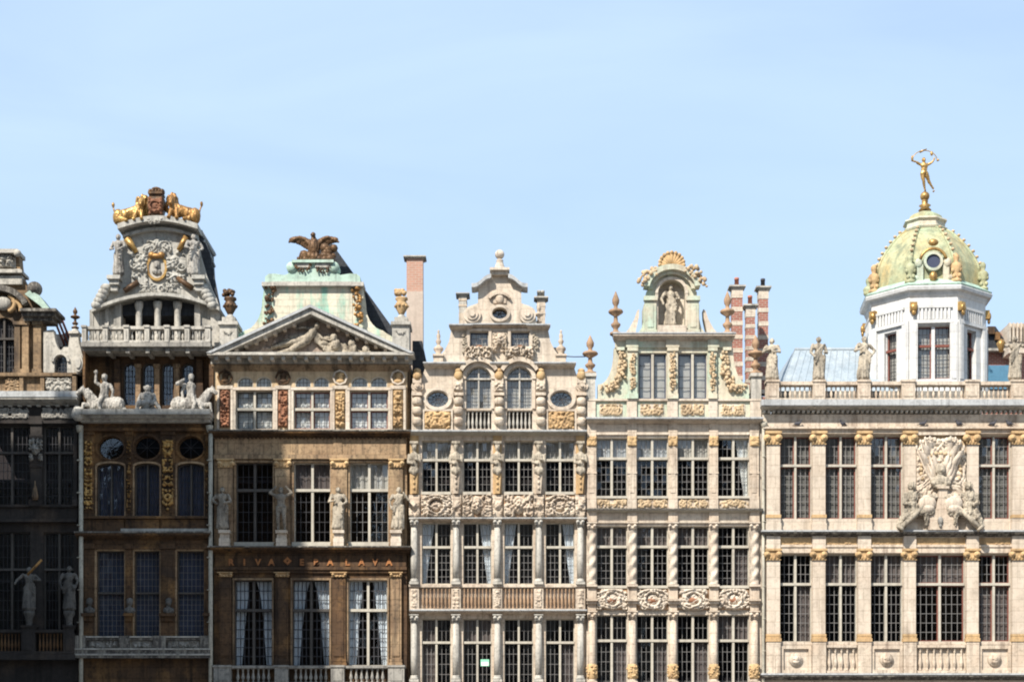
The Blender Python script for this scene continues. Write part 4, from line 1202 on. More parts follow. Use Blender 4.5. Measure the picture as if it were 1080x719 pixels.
statue('statue', 'white draped statue standing inside the arched niche beneath the golden shell', 'statue', body(1.62, ((-.22, -.03, .66), (-.20, -.12, .52)), ((.21, -.02, .66), (.10, -.15, .64)), seed=11), (X(707.6), .16, Z(344.5)), 'statue', rz=R(8))

# ================================================================== the sculpted cream house with the ball on its gable
H4 = house('ball_gabled_house', 'carved cream house whose scrolled gable ends in a ball above two arched windows', 432.6, 618)
x0, x1 = 433.2, 617.8
shell_body(H4, x0, x1, 458, 'cream', 12)
COLX = [437, 481, 524.6, 568, 612]
BAY = [(444.8, 475.6), (488.4, 518.4), (531.8, 562.4), (575.4, 606)]
wall(H4, 'cream', x0, x1, 457.2, 521, [rect(a, b, 464.5, 518.6) for a, b in BAY])
wall(H4, 'cream', x0, x1, 521.2, 645, [rect(a, b, 550.7, 615.5) for a, b in BAY])
wall(H4, 'cream', x0, x1, 645.2, 867, [rect(a, b, 652, 722) for a, b in BAY])
for i, (a, b) in enumerate(BAY):
    window(H4, a, b, 464.5, 518.6, 484.6, 1, 3, 2, 4, fw=2.2, gl='glassold', curtain='upper', cmat='net')
    window(H4, a, b, 550.7, 615.5, 576.5, 1, 3, 2, 5, fw=2.2, curtain=('left', 'right', 'left', 'right')[i])
    w = window(H4, a, b, 652, 722, 677, 1, 3, 2, 4, fw=2.2, frame='mulliondark' if i == 9 else 'mullion', curtain=(None, 'upper', None, 'lightright')[i], cmat='netdark')
sg = MB(); sg.mat(0); sg.pb(506.8, 515.8, 694.4, 701.6, .195, .203); sg.mat(1); sg.pb(507.6, 515, 697.2, 701, .190, .1945)
tag(sg.build('window_sign', ['sign', 'signpaper']), 'small green and white notice stuck on a lower leaded window', 'sign')
# herms between the upper windows (one carved, then copied)
HB = []
HB += [('e', (0, 0, 1.72), (.115, .13, .15)), ('c', (0, -.12, 1.72), (0, -.145, 1.68), .025, .03), ('e', (0, .02, 1.8), (.14, .13, .12)), ('c', (0, 0, 1.5), (0, 0, 1.65), .07, .07), ('e', (0, 0, 1.36), (.24, .16, .20)), ('c', (-.24, 0, 1.42), (-.27, -.08, 1.15), .075, .06), ('c', (-.27, -.08, 1.15), (-.05, -.18, 1.1), .06, .05),
       ('c', (.24, 0, 1.42), (.28, -.06, 1.2), .075, .06), ('c', (.28, -.06, 1.2), (.08, -.18, 1.26), .06, .05), ('e', (0, 0, 1.1), (.18, .14, .22)), ('e', (0, -.02, .9), (.22, .16, .14)), ('e', (-.12, -.1, .84), (.12, .1, .12)), ('e', (.12, -.1, .84), (.12, .1, .12)), ('e', (0, -.12, .8), (.1, .1, .14)),
       ('b', (0, .02, 1.9), (.2, .14, .05)), ('c', (0, 0, .85), (0, 0, .7), .14, .12)]
me = fuse('herm', HB, .026); me.materials.append(M['statue'])
for i, px in enumerate(COLX):
    h_ = link('herm', me, H4, (X(px), -.17, Z(521))); h_.scale = (.80, .88, 1)
    p = MB(); zc = Z(521)
    n = 4
    p.add([(X(px) + sx * w, yy, z) for z, w, yb2, yf in ((zc, .085, .02, -.20), (zc + .85, .15, .02, -.26)) for sx, yy in ((-1, yf), (1, yf), (1, yb2), (-1, yb2))],
          [(0, 1, 5, 4), (1, 2, 6, 5), (2, 3, 7, 6), (3, 0, 4, 7), (0, 3, 2, 1), (4, 5, 6, 7)])
    for k in range(3): p.ball((X(px), -.235 - k * .012, zc + .2 + k * .2), (.05, .04, .06), 7)
    p.pb(px - 4.6, px + 4.6, 458, 521, -.05, .02)
    p.build('tapered_pedestal', 'ochre' if i % 2 == 0 else 'cream', H4)
    column(H4, px, 547, 616.5, 3.6, 'greylight', -.12, cap=7, base=6)
    column(H4, px, 648, 719, 3.6, 'greylight', -.12, cap=7, base=7)
    q = MB(); q.pb(px - 5.5, px + 5.5, 522, 546.4, -.10, .02); q.build('frieze_block', 'cream', H4)
    relief('frieze_mask', px - 5.6, px + 5.6, 524, 545, -.105, .12, 110 + i, H4, 'cream', 'mask', 4, step=.03)
    q = MB(); q.pb(px - 5, px + 5, 616.7, 645, -.16, .02); q.pb(px - 5.6, px + 5.6, 616.7, 619, -.22, .02); q.build('pedestal', 'cream', H4)
    relief('carved_drop', px - 3.6, px + 3.6, 621, 641, -.165, .06, 120 + i, H4, 'cream', 'beads', 4, step=.025)
    MB().pb(px - 5, px + 5, 719.2, 860, -.18, .05).build('pier', 'cream', H4)
for i, (a, b) in enumerate(BAY):
    relief('cartouche', a - .5, b + .5, 521.6, 546.2, -.03, .24, 130 + i, H4, 'cream', 'cartouche' if i in (0, 3) else 'mask', 11, mats=['terracotta', 'cream'])
    MB().pb(a, b, 518.8, 521.6, -.12, .05).build('window_sill', 'mullion', H4)
    q = MB(); q.pb(a + 1, b - 1, 620, 641, .02, .06); q.build('balcony_backing', 'redstone', H4)
    MB().pb(a, b, 722.5, 726, -.1, .05).build('window_sill', 'mullion', H4)
balustrade(H4, [(a - .5, b + .5, 8) for a, b in BAY], 616.8, 644.5, -.10, 'cream', 'terracotta', rail=2.6, foot=2.6, rpx=1.75, depth=.16, x0=x0 + 1, x1=x1 - 1)
cornice(H4, x0 + .5, x1 - .5, 455.2, 459.5, .34, 'mullion', 'leadtop', cap=1.4, returns=.15)
cornice(H4, x0 + .5, x1 - .5, 546.6, 550.4, .28, 'cream', 'leadtop', cap=1.0, returns=.15)
cornice(H4, x0 + .5, x1 - .5, 643.2, 648, .34, 'cream', 'leadtop', cap=1.2, returns=.15)
# gable: one silhouette
CX = 527.0
left = [(434, 456), (434, 414), (436, 404), (444, 400), (447, 392), (448, 389), (450, 384), (457, 381), (463, 376.5), (469, 369), (473.5, 360), (476, 347), (478, 343.5), (488, 343), (488.5, 336), (491, 328), (495.5, 322.6), (501, 320.8), (504, 319.5), (504.3, 304.4), (499, 303.4), (498.4, 301.8), (503, 301.2), (507, 298.6), (510.5, 295.2), (514, 293), (517.3, 291.4)]
gab = left + [(2 * CX - a, b) for a, b in left[::-1]]
ARCHW = [(491.6, 518.2), (534.6, 561.2)]
holes = [arched(a, b, 386.7, 453.5) for a, b in ARCHW] + [oval(461.7, 421, 12.3, 9.4), oval(2 * CX - 462.0, 421, 12.3, 9.4)] + [rect(495.4, 515.4, 349.6, 369.4), rect(538.6, 558.6, 349.6, 369.4)] + [oval(CX, 330.6, 8, 6.2)]
wall(H4, 'pale', 0, 0, 0, 0, holes, 0, .5, outline=gab, name='gable_wall')
for a, b in ARCHW:
    window(H4, a, b, 386.7, 431, 399.5, 1, 3, 2, 4, frame='greylight', fw=1.5, arch=13.3, gl='glassold', bar='leaddark', bw=.014, curtain='blind', cmat='net', y=-.07)
    m = MB(); oa, ia = arc((a + b) / 2, 400, 17.5, 17.5, 180, 0, 18), arc((a + b) / 2, 400, 13.4, 13.4, 0, 180, 18); m.prism(oa + ia, -.12, .02)
    m.pb(a - 3.4, a - .1, 400, 431, -.07, .02); m.pb(b + .1, b + 3.4, 400, 431, -.07, .02)
    m.build('arch_surround', 'pale', H4)
    m = MB(); oa, ia = arc((a + b) / 2, 399, 22, 21, 155, 25, 14), arc((a + b) / 2, 400, 18.4, 17.4, 25, 155, 14); m.prism(oa + ia, -.28, .02); m.build('arch_hood', 'cream', H4)
    relief('hood_carving', (a + b) / 2 - 15, (a + b) / 2 + 15, 366, 380, -.10, .22, 140 + int(a), H4, 'cream', 'scroll', 6)
    balustrade(H4, [(a + .5, b - .5, 6)], 431, 454.8, -.0, 'cream', 'greylight', rail=2.2, foot=2, rpx=1.7, depth=.18)
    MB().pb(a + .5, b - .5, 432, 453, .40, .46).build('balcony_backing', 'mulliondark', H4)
for px in (461.7, 2 * CX - 462.0):
    m = MB(); m.prism(oval(px, 421, 15.2, 12.2), -.10, .02, [oval(px, 421, 12.2, 9.3)]); m.prism(oval(px, 421, 13.4, 10.4), -.06, .3, [oval(px, 421, 11.2, 8.4)]); fr = m.build('oval_window', 'pale', H4)
    g = MB(); g.prism(oval(px, 421, 11.4, 8.6), .1, .112); g.build('glass', 'glassold', fr)
    b = MB()
    for k in range(10):
        t = 2 * math.pi * k / 10
        b.tube([P3(px, 421, .09), P3(px + 11.2 * math.cos(t), 421 + 8.4 * math.sin(t), .09)], .014, 4)
    b.tube([P3(px + 5.6 * math.cos(t), 421 + 4.2 * math.sin(t), .09) for t in np.linspace(0, 6.283, 22)], .012, 4); b.build('glazing_bar', 'leaddark', fr)
    c = MB(); drape(c, px - 12, px + 12, px - 12, px + 12, 411, 431, .19, 6); c.build('curtain', 'net', fr)
    p = MB(); p.prism(rect(px - 16, px + 16, 431.8, 454.6), -.09, .02, [rect(px - 14, px + 14, 433.8, 452.8)]); pa = p.build('panel_frame', 'pale', H4)
    relief('carved_panel', px - 14, px + 14, 433.6, 453, -.015, .13, int(px), pa, 'ochre', 'scroll', 9, step=.03, mats=['ochre', 'ochre'])
m = MB(); m.prism(oval(CX, 330.6, 11, 9), -.10, .02, [oval(CX, 330.6, 8, 6.2)]); fr = m.build('oculus', 'pale', H4)
g = MB(); g.prism(oval(CX, 330.6, 8.1, 6.3), .22, .235); g.build('glass', 'glassold', fr)
b = MB()
for k in range(6):
    t = math.pi * k / 3; b.tube([P3(CX, 330.6, .2), P3(CX + 8 * math.cos(t), 330.6 + 6.2 * math.sin(t), .2)], .014, 4)
b.build('glazing_bar', 'leaddark', fr)
c = MB(); drape(c, CX - 9, CX + 9, CX - 9, CX + 9, 323, 338, .42, 5); c.build('curtain', 'netdark', fr)
for a, b in ((495.4, 515.4), (538.6, 558.6)):
    window(H4, a, b, 349.6, 369.4, None, 0, 3, 2, 3, sash='bluewood', gl='glassold', bar='lead', bw=.024, curtain='full', cmat='net', y=-.10)
    m = MB(); m.prism(rect(a - 3, b + 3, 346.8, 372), -.08, .02, [rect(a, b, 349.6, 369.4)]); m.build('window_surround', 'rose', H4)
    m = MB(); c = (a + b) / 2; m.prism(arc(c, 372, 6.5, 7.5, 180, 0, 12), -.12, .02); m.build('keystone_shell', 'redstone', H4)
# piers with drums, consoles, cornices on the gable
for px in (440, 483.6, 526.4, 570.4, 614 - 1):
    m = MB()
    m.pb(px - 3.8, px + 3.8, 405, 455, -.12, .02)
    for q in (424, 434, 445): m.plathe(px, -.12, [(3.4, q + 4), (5.0, q + 2.6), (5.0, q - 2.6), (3.4, q - 4)], 14)
    m.pb(px - 5.4, px + 5.4, 415, 418, -.24, .02); m.pb(px - 4.6, px + 4.6, 400, 405, -.2, .02)
    p = m.build('banded_pier', 'cream', H4)
    c = MB(); c.ball(P3(px, 396, -.14), (.17, .16, .20)); c.ball(P3(px, 391, -.12), (.14, .14, .10)); c.build('console', 'ochre', p)
for a, b in ((448.5, 489), (565, 605.5), (518.5, 534.8)):
    cornice(H4, a, b, 383.6, 389, .30, 'pale', 'leadtop', cap=1.2, returns=.3)
cornice(H4, 475.5, 497, 343.6, 348, .30, 'pale', 'leadtop', cap=1.2, returns=.3)
cornice(H4, 557, 578.5, 343.6, 348, .30, 'pale', 'leadtop', cap=1.2, returns=.3)
cornice(H4, 497.4, 556.6, 342.6, 346.4, .22, 'cream', 'leadtop', cap=1.0, returns=.3)
for s_ in (0, 1):
    mx = (lambda v: v) if not s_ else (lambda v: 2 * CX - v)
    m = MB()
    cs = mx(498)
    for rr, yy in ((9.2, -.10), (6.2, -.16), (3.0, -.22)): m.prism(oval(cs, 332, rr, rr * .95, 22), yy, .02)
    m.build('scroll', 'pale', H4)
    m = MB(); c = mx(440.5)
    for rr, yy in ((6.6, -.14), (4, -.2), (1.8, -.25)): m.prism(oval(c, 408, rr, rr * .8, 20), yy, .02)
    m.build('ear_scroll', 'cream', H4)
    # top pediment volutes
    m = MB()
    pts = [(497.4, 302), (500.5, 302), (503.6, 301.2), (507, 298.8), (510.5, 295.4), (514, 293.2), (518, 292)]
    m.prism([(mx(a), b - 1.2) for a, b in pts] + [(mx(a), b + 3.0) for a, b in pts[::-1]], -.30, .5)
    m.build('curved_pediment', 'leadtop', H4)
    # finial pedestals on the shoulders
    px = mx(462.3)
    m = MB(); m.pb(px - 5, px + 5, 376, 384, -.10, .4); m.pb(px - 5.8, px + 5.8, 374, 376, -.16, .45); m.build('pedestal', 'cream', H4)
    urn(H4, px, 346.5, 374.2, 'cream', .14, .30, [(.5, 0), (.5, .05), (.3, .10), (.62, .22), (.62, .30), (.25, .38), (.2, .44), (.34, .52), (.34, .58), (.18, .64), (.26, .74), (.2, .82), (.1, .88), (.18, .93), (.02, 1)], 'obelisk_finial')
    festoon('fruit_garland', [(mx(490), 352), (mx(489.5), 362), (mx(492), 371), (mx(500), 374)], 2.2, 3.4, 160 + s_, H4, 'statue', -.06, 2.4)
    festoon('fruit_garland', [(mx(512), 374), (mx(518), 371), (mx(521.5), 362), (mx(522), 353)], 2.0, 3.0, 170 + s_, H4, 'statue', -.06, 2.4)
m = MB(); m.pb(518.5, 535.5, 287.2, 291.4, -.22, .6); m.pb(516.6, 537.4, 284.6, 287.2, -.34, .72); m.plathe(CX, .2, [(7.5, 284.6), (5.6, 281), (4.4, 277.5), (3.3, 274), (4.0, 273.2), (2.6, 272)], 18); m.build('finial_base', 'pale', H4)
m = MB(); m.ball(P3(CX, 268.4, .2), 5.0 / S, 18); m.build('ball_finial', 'pale', H4)
m = MB(); oa, ia = arc(CX, 318, 12.5, 9, 160, 20, 12), arc(CX, 318, 10.4, 6.8, 20, 160, 12); m.prism(oa + ia, -.14, .02); m.pb(520, 534, 311, 320, -.05, .02); m.ball(P3(CX, 315, -.06), (.16, .08, .2)); m.build('top_cartouche', 'cream', H4)
relief('gable_carving', 519, 535, 349, 372, -.01, .2, 9, H4, 'cream', 'mask', 5, step=.03)
gable_roof(H4, 436, 616, CX, 352, 458, .51, 11.5, name='roof')
MB().prism([(433.5, 425), (433.5, 353), (444, 353), (453, 396), (453, 425)], .9, 6).build('roof_flank', 'slate', H4)
MB().prism([(582, 400), (582, 353), (597, 353), (597, 378), (600, 400)], 1.9, 6).build('roof_flank', 'slate', H4)
for px, seed in ((505, 1), (548, 2), (483.6, 3), (570.4, 4), (526.4, 5)):
    w_ = 5 if px in (483.6, 570.4, 526.4) else 8
    relief('spandrel_carving', px - w_, px + w_, 374 if w_ > 5 else 404, 385 if w_ > 5 else 414, -.02 if w_ > 5 else -.13, .14, 900 + seed, H4, 'cream', 'scroll', 8)
# stacks on the shoulders of the gable
chimney(H4, 484, 492, 309, 330, 345, 1.4, .6, ['greylight', 'cream', 'leadtop'], cap=2.2, bands=((315, 317), (321, 323)))
chimney(H4, 566.5, 575, 313, 365, 365, 1.4, .4, ['rose', 'rose', 'greylight'], pots=((568.5, 307.5, 2.2, 'greylight'), (572.5, 307.5, 2.2, 'greylight')), cap=3, bands=((320, 323), (329, 331)))
urn(H4, 568.5, 318, 344, 'cream', .2, .34)
m = MB(); m.tube([P3(590, 375.4, .3), P3(606, 376.2, .3), P3(617.5, 376, .3)], .02, 5); m.build('cable', 'leaddark', H4)

# ================================================================== the house with the pediment and the bronze bird
H3 = house('pediment_house', 'brown house with a sculpted triangular pediment, a green copper attic and gilded frieze letters', 222.6, 432.4)
x0, x1 = 223.0, 432.2
shell_body(H3, x0, x1, 385, 'tan', 12)
BAY = [(249, 288), (310, 348.5), (369, 409.6)]
PANEL = [(231.5, 243.5), (292.8, 304.4), (353, 364.6), (414, 425.6)]
wall(H3, 'buff', x0 + 3, x1 - 3, 384, 456, [arched(a + (b - a) * k / 2 + 1.2, a + (b - a) * (k + 1) / 2 - 1.2, 397.2, 408.6, 7) for a, b in BAY for k in (0, 1)] + [rect(a, b, 412, 452.6) for a, b in BAY])
wall(H3, 'tan', x0 + 3, x1 - 3, 456.2, 577, [rect(a, b, 487.6, 571.5) for a, b in BAY])
wall(H3, 'brown', x0 + 3, x1 - 3, 577.2, 867, [rect(a - 1.5, b - 1, 611.6, 701.6) for a, b in BAY])
for i, (a, b) in enumerate(BAY):
    window(H3, a, b, 412, 452.6, 431.5, 1, 3, 3, 3, frame='mullion', fw=2.4, sash='redwood' if i else 'mulliondark', gl='glassold', bar='leaddark', bw=.016, curtain='full', cmat='curtain', y=-.06)
    for k in (0, 1):
        c0, c1 = a + (b - a) * k / 2 + 1.2, a + (b - a) * (k + 1) / 2 - 1.2
        window(H3, c0, c1, 397.2, 408.6, None, 0, 4, 2, 2, frame='mullion', arch=7, gl='glassold', bar='leaddark', bw=.014, curtain='full', cmat='curtain', name='arched_light', y=-.12)
    window(H3, a, b, 487.6, 571.5, 516.5, 1, 3, 2, 5, frame='mulliondark' if i == 0 else 'mullion', fw=2.6, gl='glassold' if i == 2 else 'glass', bar='leaddark' if i < 2 else 'lead', bw=.016, curtain='upper' if i else 'none', cmat='netdark' if i < 2 else 'net')  # darker frame and bars on the shaded side, shade put into colour
    window(H3, a - 1.5, b - 1, 611.6, 701.6, 643, 1, 4, 3, 6, frame='mulliondark' if i < 2 else 'mullion', fw=2.6, curtain='swag', bar='leaddark', bw=.03)  # two shaded bays get darker mullions than the sunlit one, painted shade
    m = MB(); m.pb(a - 2.6, a - .1, 409, 454, -.09, .02); m.pb(b + .1, b + 2.6, 409, 454, -.09, .02); m.pb(a - 3, b + 3, 408.8, 411.8, -.11, .02); m.pb(a - 2, b + 2, 452.8, 456, -.14, .02); m.build('window_surround', 'pale', H3)
    m = MB(); m.pb(a - 2, b + 2, 571.7, 576.8, -.10, .02); m.build('window_sill', 'mullion', H3)
    m = MB(); m.prism(rect(a - 1.8, b + 1.8, 485.6, 571.6), -.07, .02, [rect(a, b, 487.6, 571.5)]); m.build('window_surround', 'tan', H3)
    m = MB(); m.prism(rect(a - 3.3, b + .9, 609.4, 703.4), -.07, .02, [rect(a - 1.5, b - 1, 611.6, 701.6)]); m.build('window_surround', 'worn', H3)
for i, (a, b) in enumerate(PANEL):
    c = (a + b) / 2
    m = MB(); m.pb(a - 2.4, a, 408, 456, -.08, .02); m.pb(b, b + 2.4, 408, 456, -.08, .02); m.pb(a - 2.4, b + 2.4, 407, 410.5, -.10, .02); pf = m.build('panel_frame', 'pale', H3)
    relief('carved_panel', a + .8, b - .8, 411.5, 450.5, -.01, .16, 200 + i, pf, 'redstone' if i < 2 else 'ochre', 'beads', 9, step=.028)
    m = MB(); m.prism(oval(c, 398.5, 8.2, 8.2, 8), -.12, .02, [oval(c, 398.5, 6.4, 6.4, 8)]); md = m.build('medallion', ('brown', 'brown', 'pale', 'pale')[i], H3)
    q = MB(); q.ball(P3(c, 397, -.05), (.12, .1, .15)); q.ball(P3(c, 402, -.04), (.17, .09, .10)); q.ball(P3(c + 1, 394.5, -.05), (.13, .1, .07)); q.build('portrait', ('brown', 'brown', 'ochre', 'ochre')[i], md)
PIL = [(231, 246), (290.6, 306), (350, 366.4), (411.5, 425)]
for i, (a, b) in enumerate(PIL):
    pilaster(H3, a, b, 484.5, 576, 'tan', .14, 9, 'ochre', 6, None)
    pilaster(H3, a + .5, b - 1.5, 603.5, 702, 'brown' if i < 3 else 'tan', .14, 5, 'ochre', 7, None, panel=True)  # sunlit end pilaster in paler stone, light put into the colour
    k = MB(); c = (a + b) / 2
    k.pb(c - 6, c + 6, 560.5, 563.5, -.50, .0); k.pb(c - 4.8, c + 4.8, 563.5, 569, -.40, .0); k.pb(c - 5.5, c + 5.5, 569, 577, -.46, .0); k.build('statue_corbel', 'pale', H3)
m = MB(); m.pb(x0 + 4, x1 - 4, 462, 480, -.06, .02); m.pb(x0 + 3, x1 - 3, 480, 484.4, -.16, .02)
for px in (287, 352): m.pb(px, px + 9, 461.5, 480.2, -.09, .02)
m.build('frieze', 'tan', H3)
cornice(H3, x0, x1, 455, 461.5, .36, 'brown', 'darkledge', dent=4.2, dh=1.6, dw=2.0, cap=1.2, returns=.25)
cornice(H3, x0, x1, 577, 583.5, .42, 'brown', 'darkledge', cap=1.2, returns=.25)
m = MB(); m.pb(x0 + 4, x1 - 4, 583.6, 598, -.05, .02); m.pb(x0 + 3, x1 - 3, 598, 601, -.17, .02); m.pb(x0 + 3.5, x1 - 3.5, 601, 604, -.10, .02); fz = m.build('inscribed_frieze', 'brown', H3)
for k, ch in enumerate('RIVA\u25c6EBALAVA'):
    px = (244, 258, 272.5, 286.5, 303.5, 318.5, 333.5, 348.5, 366.5, 381.5, 395.8, 410.5)[k]
    mb = MB()
    if ch == '\u25c6':
        mb.prism([(px, 587.2), (px + 4.4, 591.5), (px, 595.8), (px - 4.4, 591.5)], -.10, -.04, [[(px, 590.2), (px + 1.4, 591.5), (px, 592.8), (px - 1.4, 591.5)]])
    else:
        fc = bpy.data.curves.new('letter', 'FONT'); fc.body = ch; fc.size = .34; fc.extrude = .02; fc.align_x = 'CENTER'; fc.offset = .012
        to = bpy.data.objects.new('letter', fc); COL.objects.link(to)
        bpy.context.view_layer.update()
        me_ = bpy.data.meshes.new_from_object(to.evaluated_get(bpy.context.evaluated_depsgraph_get()))
        mb.add([(X(px) + v.co.x, -.07 - v.co.z, Z(596) + v.co.y * 1.0) for v in me_.vertices], [tuple(p.vertices) for p in me_.polygons])
        bpy.data.objects.remove(to)
    mb.build('gilt_letter', 'letter', fz)
cornice(H3, x0 + 1, x1 - 1, 384.5, 391.5, .16, 'tan', None, cap=.1, returns=.2, name='architrave')
# balustrade at the foot
balustrade(H3, [(249, 287, 7), (310, 347, 7), (368, 407, 7)], 702, 722, -.20, 'grey', rail=2.6, foot=2.6, rpx=2.3, depth=.24, x0=x0 + 3, x1=x1 - 4, peds=((227, 245), (291, 305), (350, 364), (410, 427)), pedmat='grey', ptop=701.6)
# pediment
m = MB()
m.pb(222, 437, 376, 379, -.72, .1)
for k in range(18):
    px = 229 + k * 11.7; m.pb(px, px + 3.6, 378.9, 383.2, -.60, .05)
m.pb(223, 435, 378.9, 385, -.16, .06)
ped = m.build('pediment', 'greylight', H3)
out = [(222, 376.2), (329.5, 328.4), (437, 376.2)]
inn = [(240, 376.1), (329.5, 336), (419, 376.1)]
m = MB()
m.prism([out[0], out[1], inn[1], inn[0]], -.66, .3); m.prism([out[1], out[2], inn[2], inn[1]], -.66, .3)
m.build('raking_cornice', 'greylight', ped)
m = MB(); m.prism([(221, 376.8), (329.5, 326.6), (329.5, 329.6), (226, 377.2)], -.76, .34); m.prism([(438, 376.8), (329.5, 326.6), (329.5, 329.6), (433, 377.2)], -.76, .34); m.build('lead_flashing', 'leadtop', ped)
for s_ in (-1, 1):
    for k in range(1, 9):
        px = 329.5 + s_ * (8 + k * 10.0); py = 336 + abs(px - 329.5) * .449
        MB().pb(px - 1.7, px + 1.7, py - .5, py + 3.0, -.50, -.1).build('modillion', 'pale', ped)
MB().prism([(236, 376), (329.5, 334.2), (423, 376)], -.06, .32).build('tympanum', 'tympanum', ped)
# reclining hero, wings and children in the pediment
T = []
def q3(px, py, d=-.2): return tuple(P3(px, py, d) - P3(330, 376, 0))
T += [('c', q3(322, 357), q3(306, 361), .15, .11), ('c', q3(306, 361), q3(287, 366), .10, .05), ('c', q3(320, 361), q3(307, 369), .15, .11), ('c', q3(307, 369), q3(289, 373.5), .10, .05), ('e', q3(322, 359), (.2, .16, .17)), ('c', q3(323, 358), q3(330, 349.5), .16, .18),
      ('e', q3(334, 343.5, -.3), (.11, .12, .13)), ('c', q3(331, 348), q3(333, 345), .06, .06), ('c', q3(328, 348), q3(321, 345), .07, .055), ('c', q3(321, 345), q3(312, 346.5), .055, .04), ('c', q3(333, 351), q3(340, 357), .07, .06), ('c', q3(340, 357), q3(349, 359), .055, .04)]
for k in range(5): T.append(('c', q3(326 - k * 1.5, 352 + k * 2.2), q3(304 - k * 5, 355 + k * 3.4, -.14), .05, .03))
for k in range(4): T.append(('c', q3(333, 354 + k * 2), q3(341 + k * 2, 364 + k * 2.6, -.14), .055, .03))
me = fuse('reclining_figure', T, .026, 1, .014); me.materials.append(M['statue']); link('reclining_figure', me, ped, P3(330, 376, 0))
T = []
rnd = random.Random(5)
for k in range(16):
    px = 343 + k * 4.4; lim = 340 + (px - 330) * .449
    for j in range(3):
        a = (px + rnd.uniform(-2, 2), rnd.uniform(lim + 5, 374)); b = (a[0] + rnd.uniform(-7, 7), min(374, a[1] + rnd.uniform(-4, 5)))
        T.append(('c', q3(*a, -.12), q3(*b, -.12), rnd.uniform(.06, .14), rnd.uniform(.05, .1)))
for px, py in ((352, 356), (371, 362), (386, 368)): T += [('e', q3(px, py, -.3), (.14, .14, .16)), ('e', q3(px + 2, py + 7, -.26), (.18, .16, .22))]
T = [t for t in T if True]
me = fuse('tympanum_carving', T, .028, 1, .02); me.materials.append(M['statue']); link('tympanum_carving', me, ped, P3(330, 376, 0))
T = []
for k in range(12):
    px = 262 + k * 4; lim = 376 - (px - 240) * .40
    a = (px, rnd.uniform(lim + 4, 374)); T.append(('c', q3(*a, -.06), q3(a[0] + rnd.uniform(-5, 5), min(374, a[1] + 3), -.06), .1, .06))
me = fuse('tympanum_foliage', T, .03, 1, .02); me.materials.append(M['tympanum']); link('tympanum_foliage', me, ped, P3(330, 376, 0))
# attic behind the pediment
swl = [(225, 378), (231, 361), (252, 349)] + [(254 + 21 * math.sin(t), 346 - 32 * (1 - math.cos(t))) for t in np.linspace(.1, math.pi / 2, 9)] + [(277, 301)]
swr = [(659 - a, b) for a, b in swl[::-1]]
m = MB(); m.prism(swl + swr, .35, .9); m.build('attic_wall', 'ashlar', H3)
m = MB(); m.pb(288, 371, 300, 358, .18, .36); m.build('attic_panel', 'ashlar', H3)
for px, mt in ((283.5, 'bronze'), (376.5, 'oldgold')):
    m = MB(); m.pb(px - 6, px + 6, 301, 350, .20, .36); p = m.build('pilaster', 'copper' if px < 300 else 'ashlar', H3)
    festoon('fruit_drop', [(px, 303), (px, 318), (px, 344)], 6.5, 4.5, int(px), p, mt, .12, 3.6)
m = MB(); m.pb(286, 373, 297, 301.2, -.02, .9); m.pb(276, 289, 297.5, 301.6, -.04, .9); m.pb(370, 383.5, 297.5, 301.6, -.04, .9); m.build('attic_cornice', 'greylight', H3)
cop = [(279, 297.2), (279.5, 291), (283, 288.2), (290, 288), (300, 289.5), (308, 286), (311.5, 279), (311.5, 277)]
m = MB(); m.prism(cop + [(659 - a, b) for a, b in cop[::-1]], .05, 1.1)
m.pb(308, 352, 274.6, 277.4, -.1, 1.2)
for s_ in (0, 1):
    a = 308.5 if not s_ else 353
    c = P3(a, 284, .3); m.cone(c + Vector((0, -.3, 0)), c + Vector((0, .3, 0)), .2, .2, 14)
cp = m.build('copper_cap', 'copper', H3)
for a in (312.5, 333.5):
    festoon('garland', arc(a + 7, 279, 7.5, 7, 185, 355, 10), 1.5, 2.2, int(a), cp, 'bronze', -.02, 2.2)
    MB().pb(a - 1, a + 15, 278, 282, -.02, .06).build('copper_panel', 'greylight', cp)
for px in (241, 422.8):
    m = MB(); m.pb(px - 9, px + 9, 343, 378, -.10, .9); m.pb(px - 10.4, px + 10.4, 340, 343.4, -.20, 1.0); m.pb(px - 7, px + 7, 334, 340, .02, .8); m.plathe(px, .4, [(6, 334), (4, 330.5), (2.6, 329)], 14)
    p = m.build('pedestal', 'greylight', H3)
    fs_ = festoon('small_swag', arc(px, 349, 4.5, 4, 190, 350, 8), .9, 1.2, int(px), p, 'grey', -.12, 2)
    u_ = MB(); u_.plathe(px, .4, [(2.4, 329.5), (3.4, 327.5), (6.4, 322), (6.2, 317), (4.6, 315), (6.8, 312.8), (6.4, 311)], 14)
    rnd = random.Random(int(px))
    for k in range(20): u_.ball(P3(px + rnd.uniform(-5.5, 5.5), 311 - rnd.uniform(0, 5) , .4 + rnd.uniform(-.2, .2)), .085, 6)
    for k in range(10): u_.ball((X(px) + .23 * math.cos(k * .628), .4 + .23 * math.sin(k * .628), Z(320)), .06, 6)
    u_.build('urn_finial', 'bronze' if px < 300 else 'ochre', p)
MB().prism([(232, 400), (249, 354), (343, 241), (413, 338), (431, 400)], 1.3, 11.5).build('roof', 'slate', H3)
chimney(H3, 428.8, 446, 270, 307, 420, 2.2, .5, ['brickpink', 'render', 'greylight'], cap=2.6)
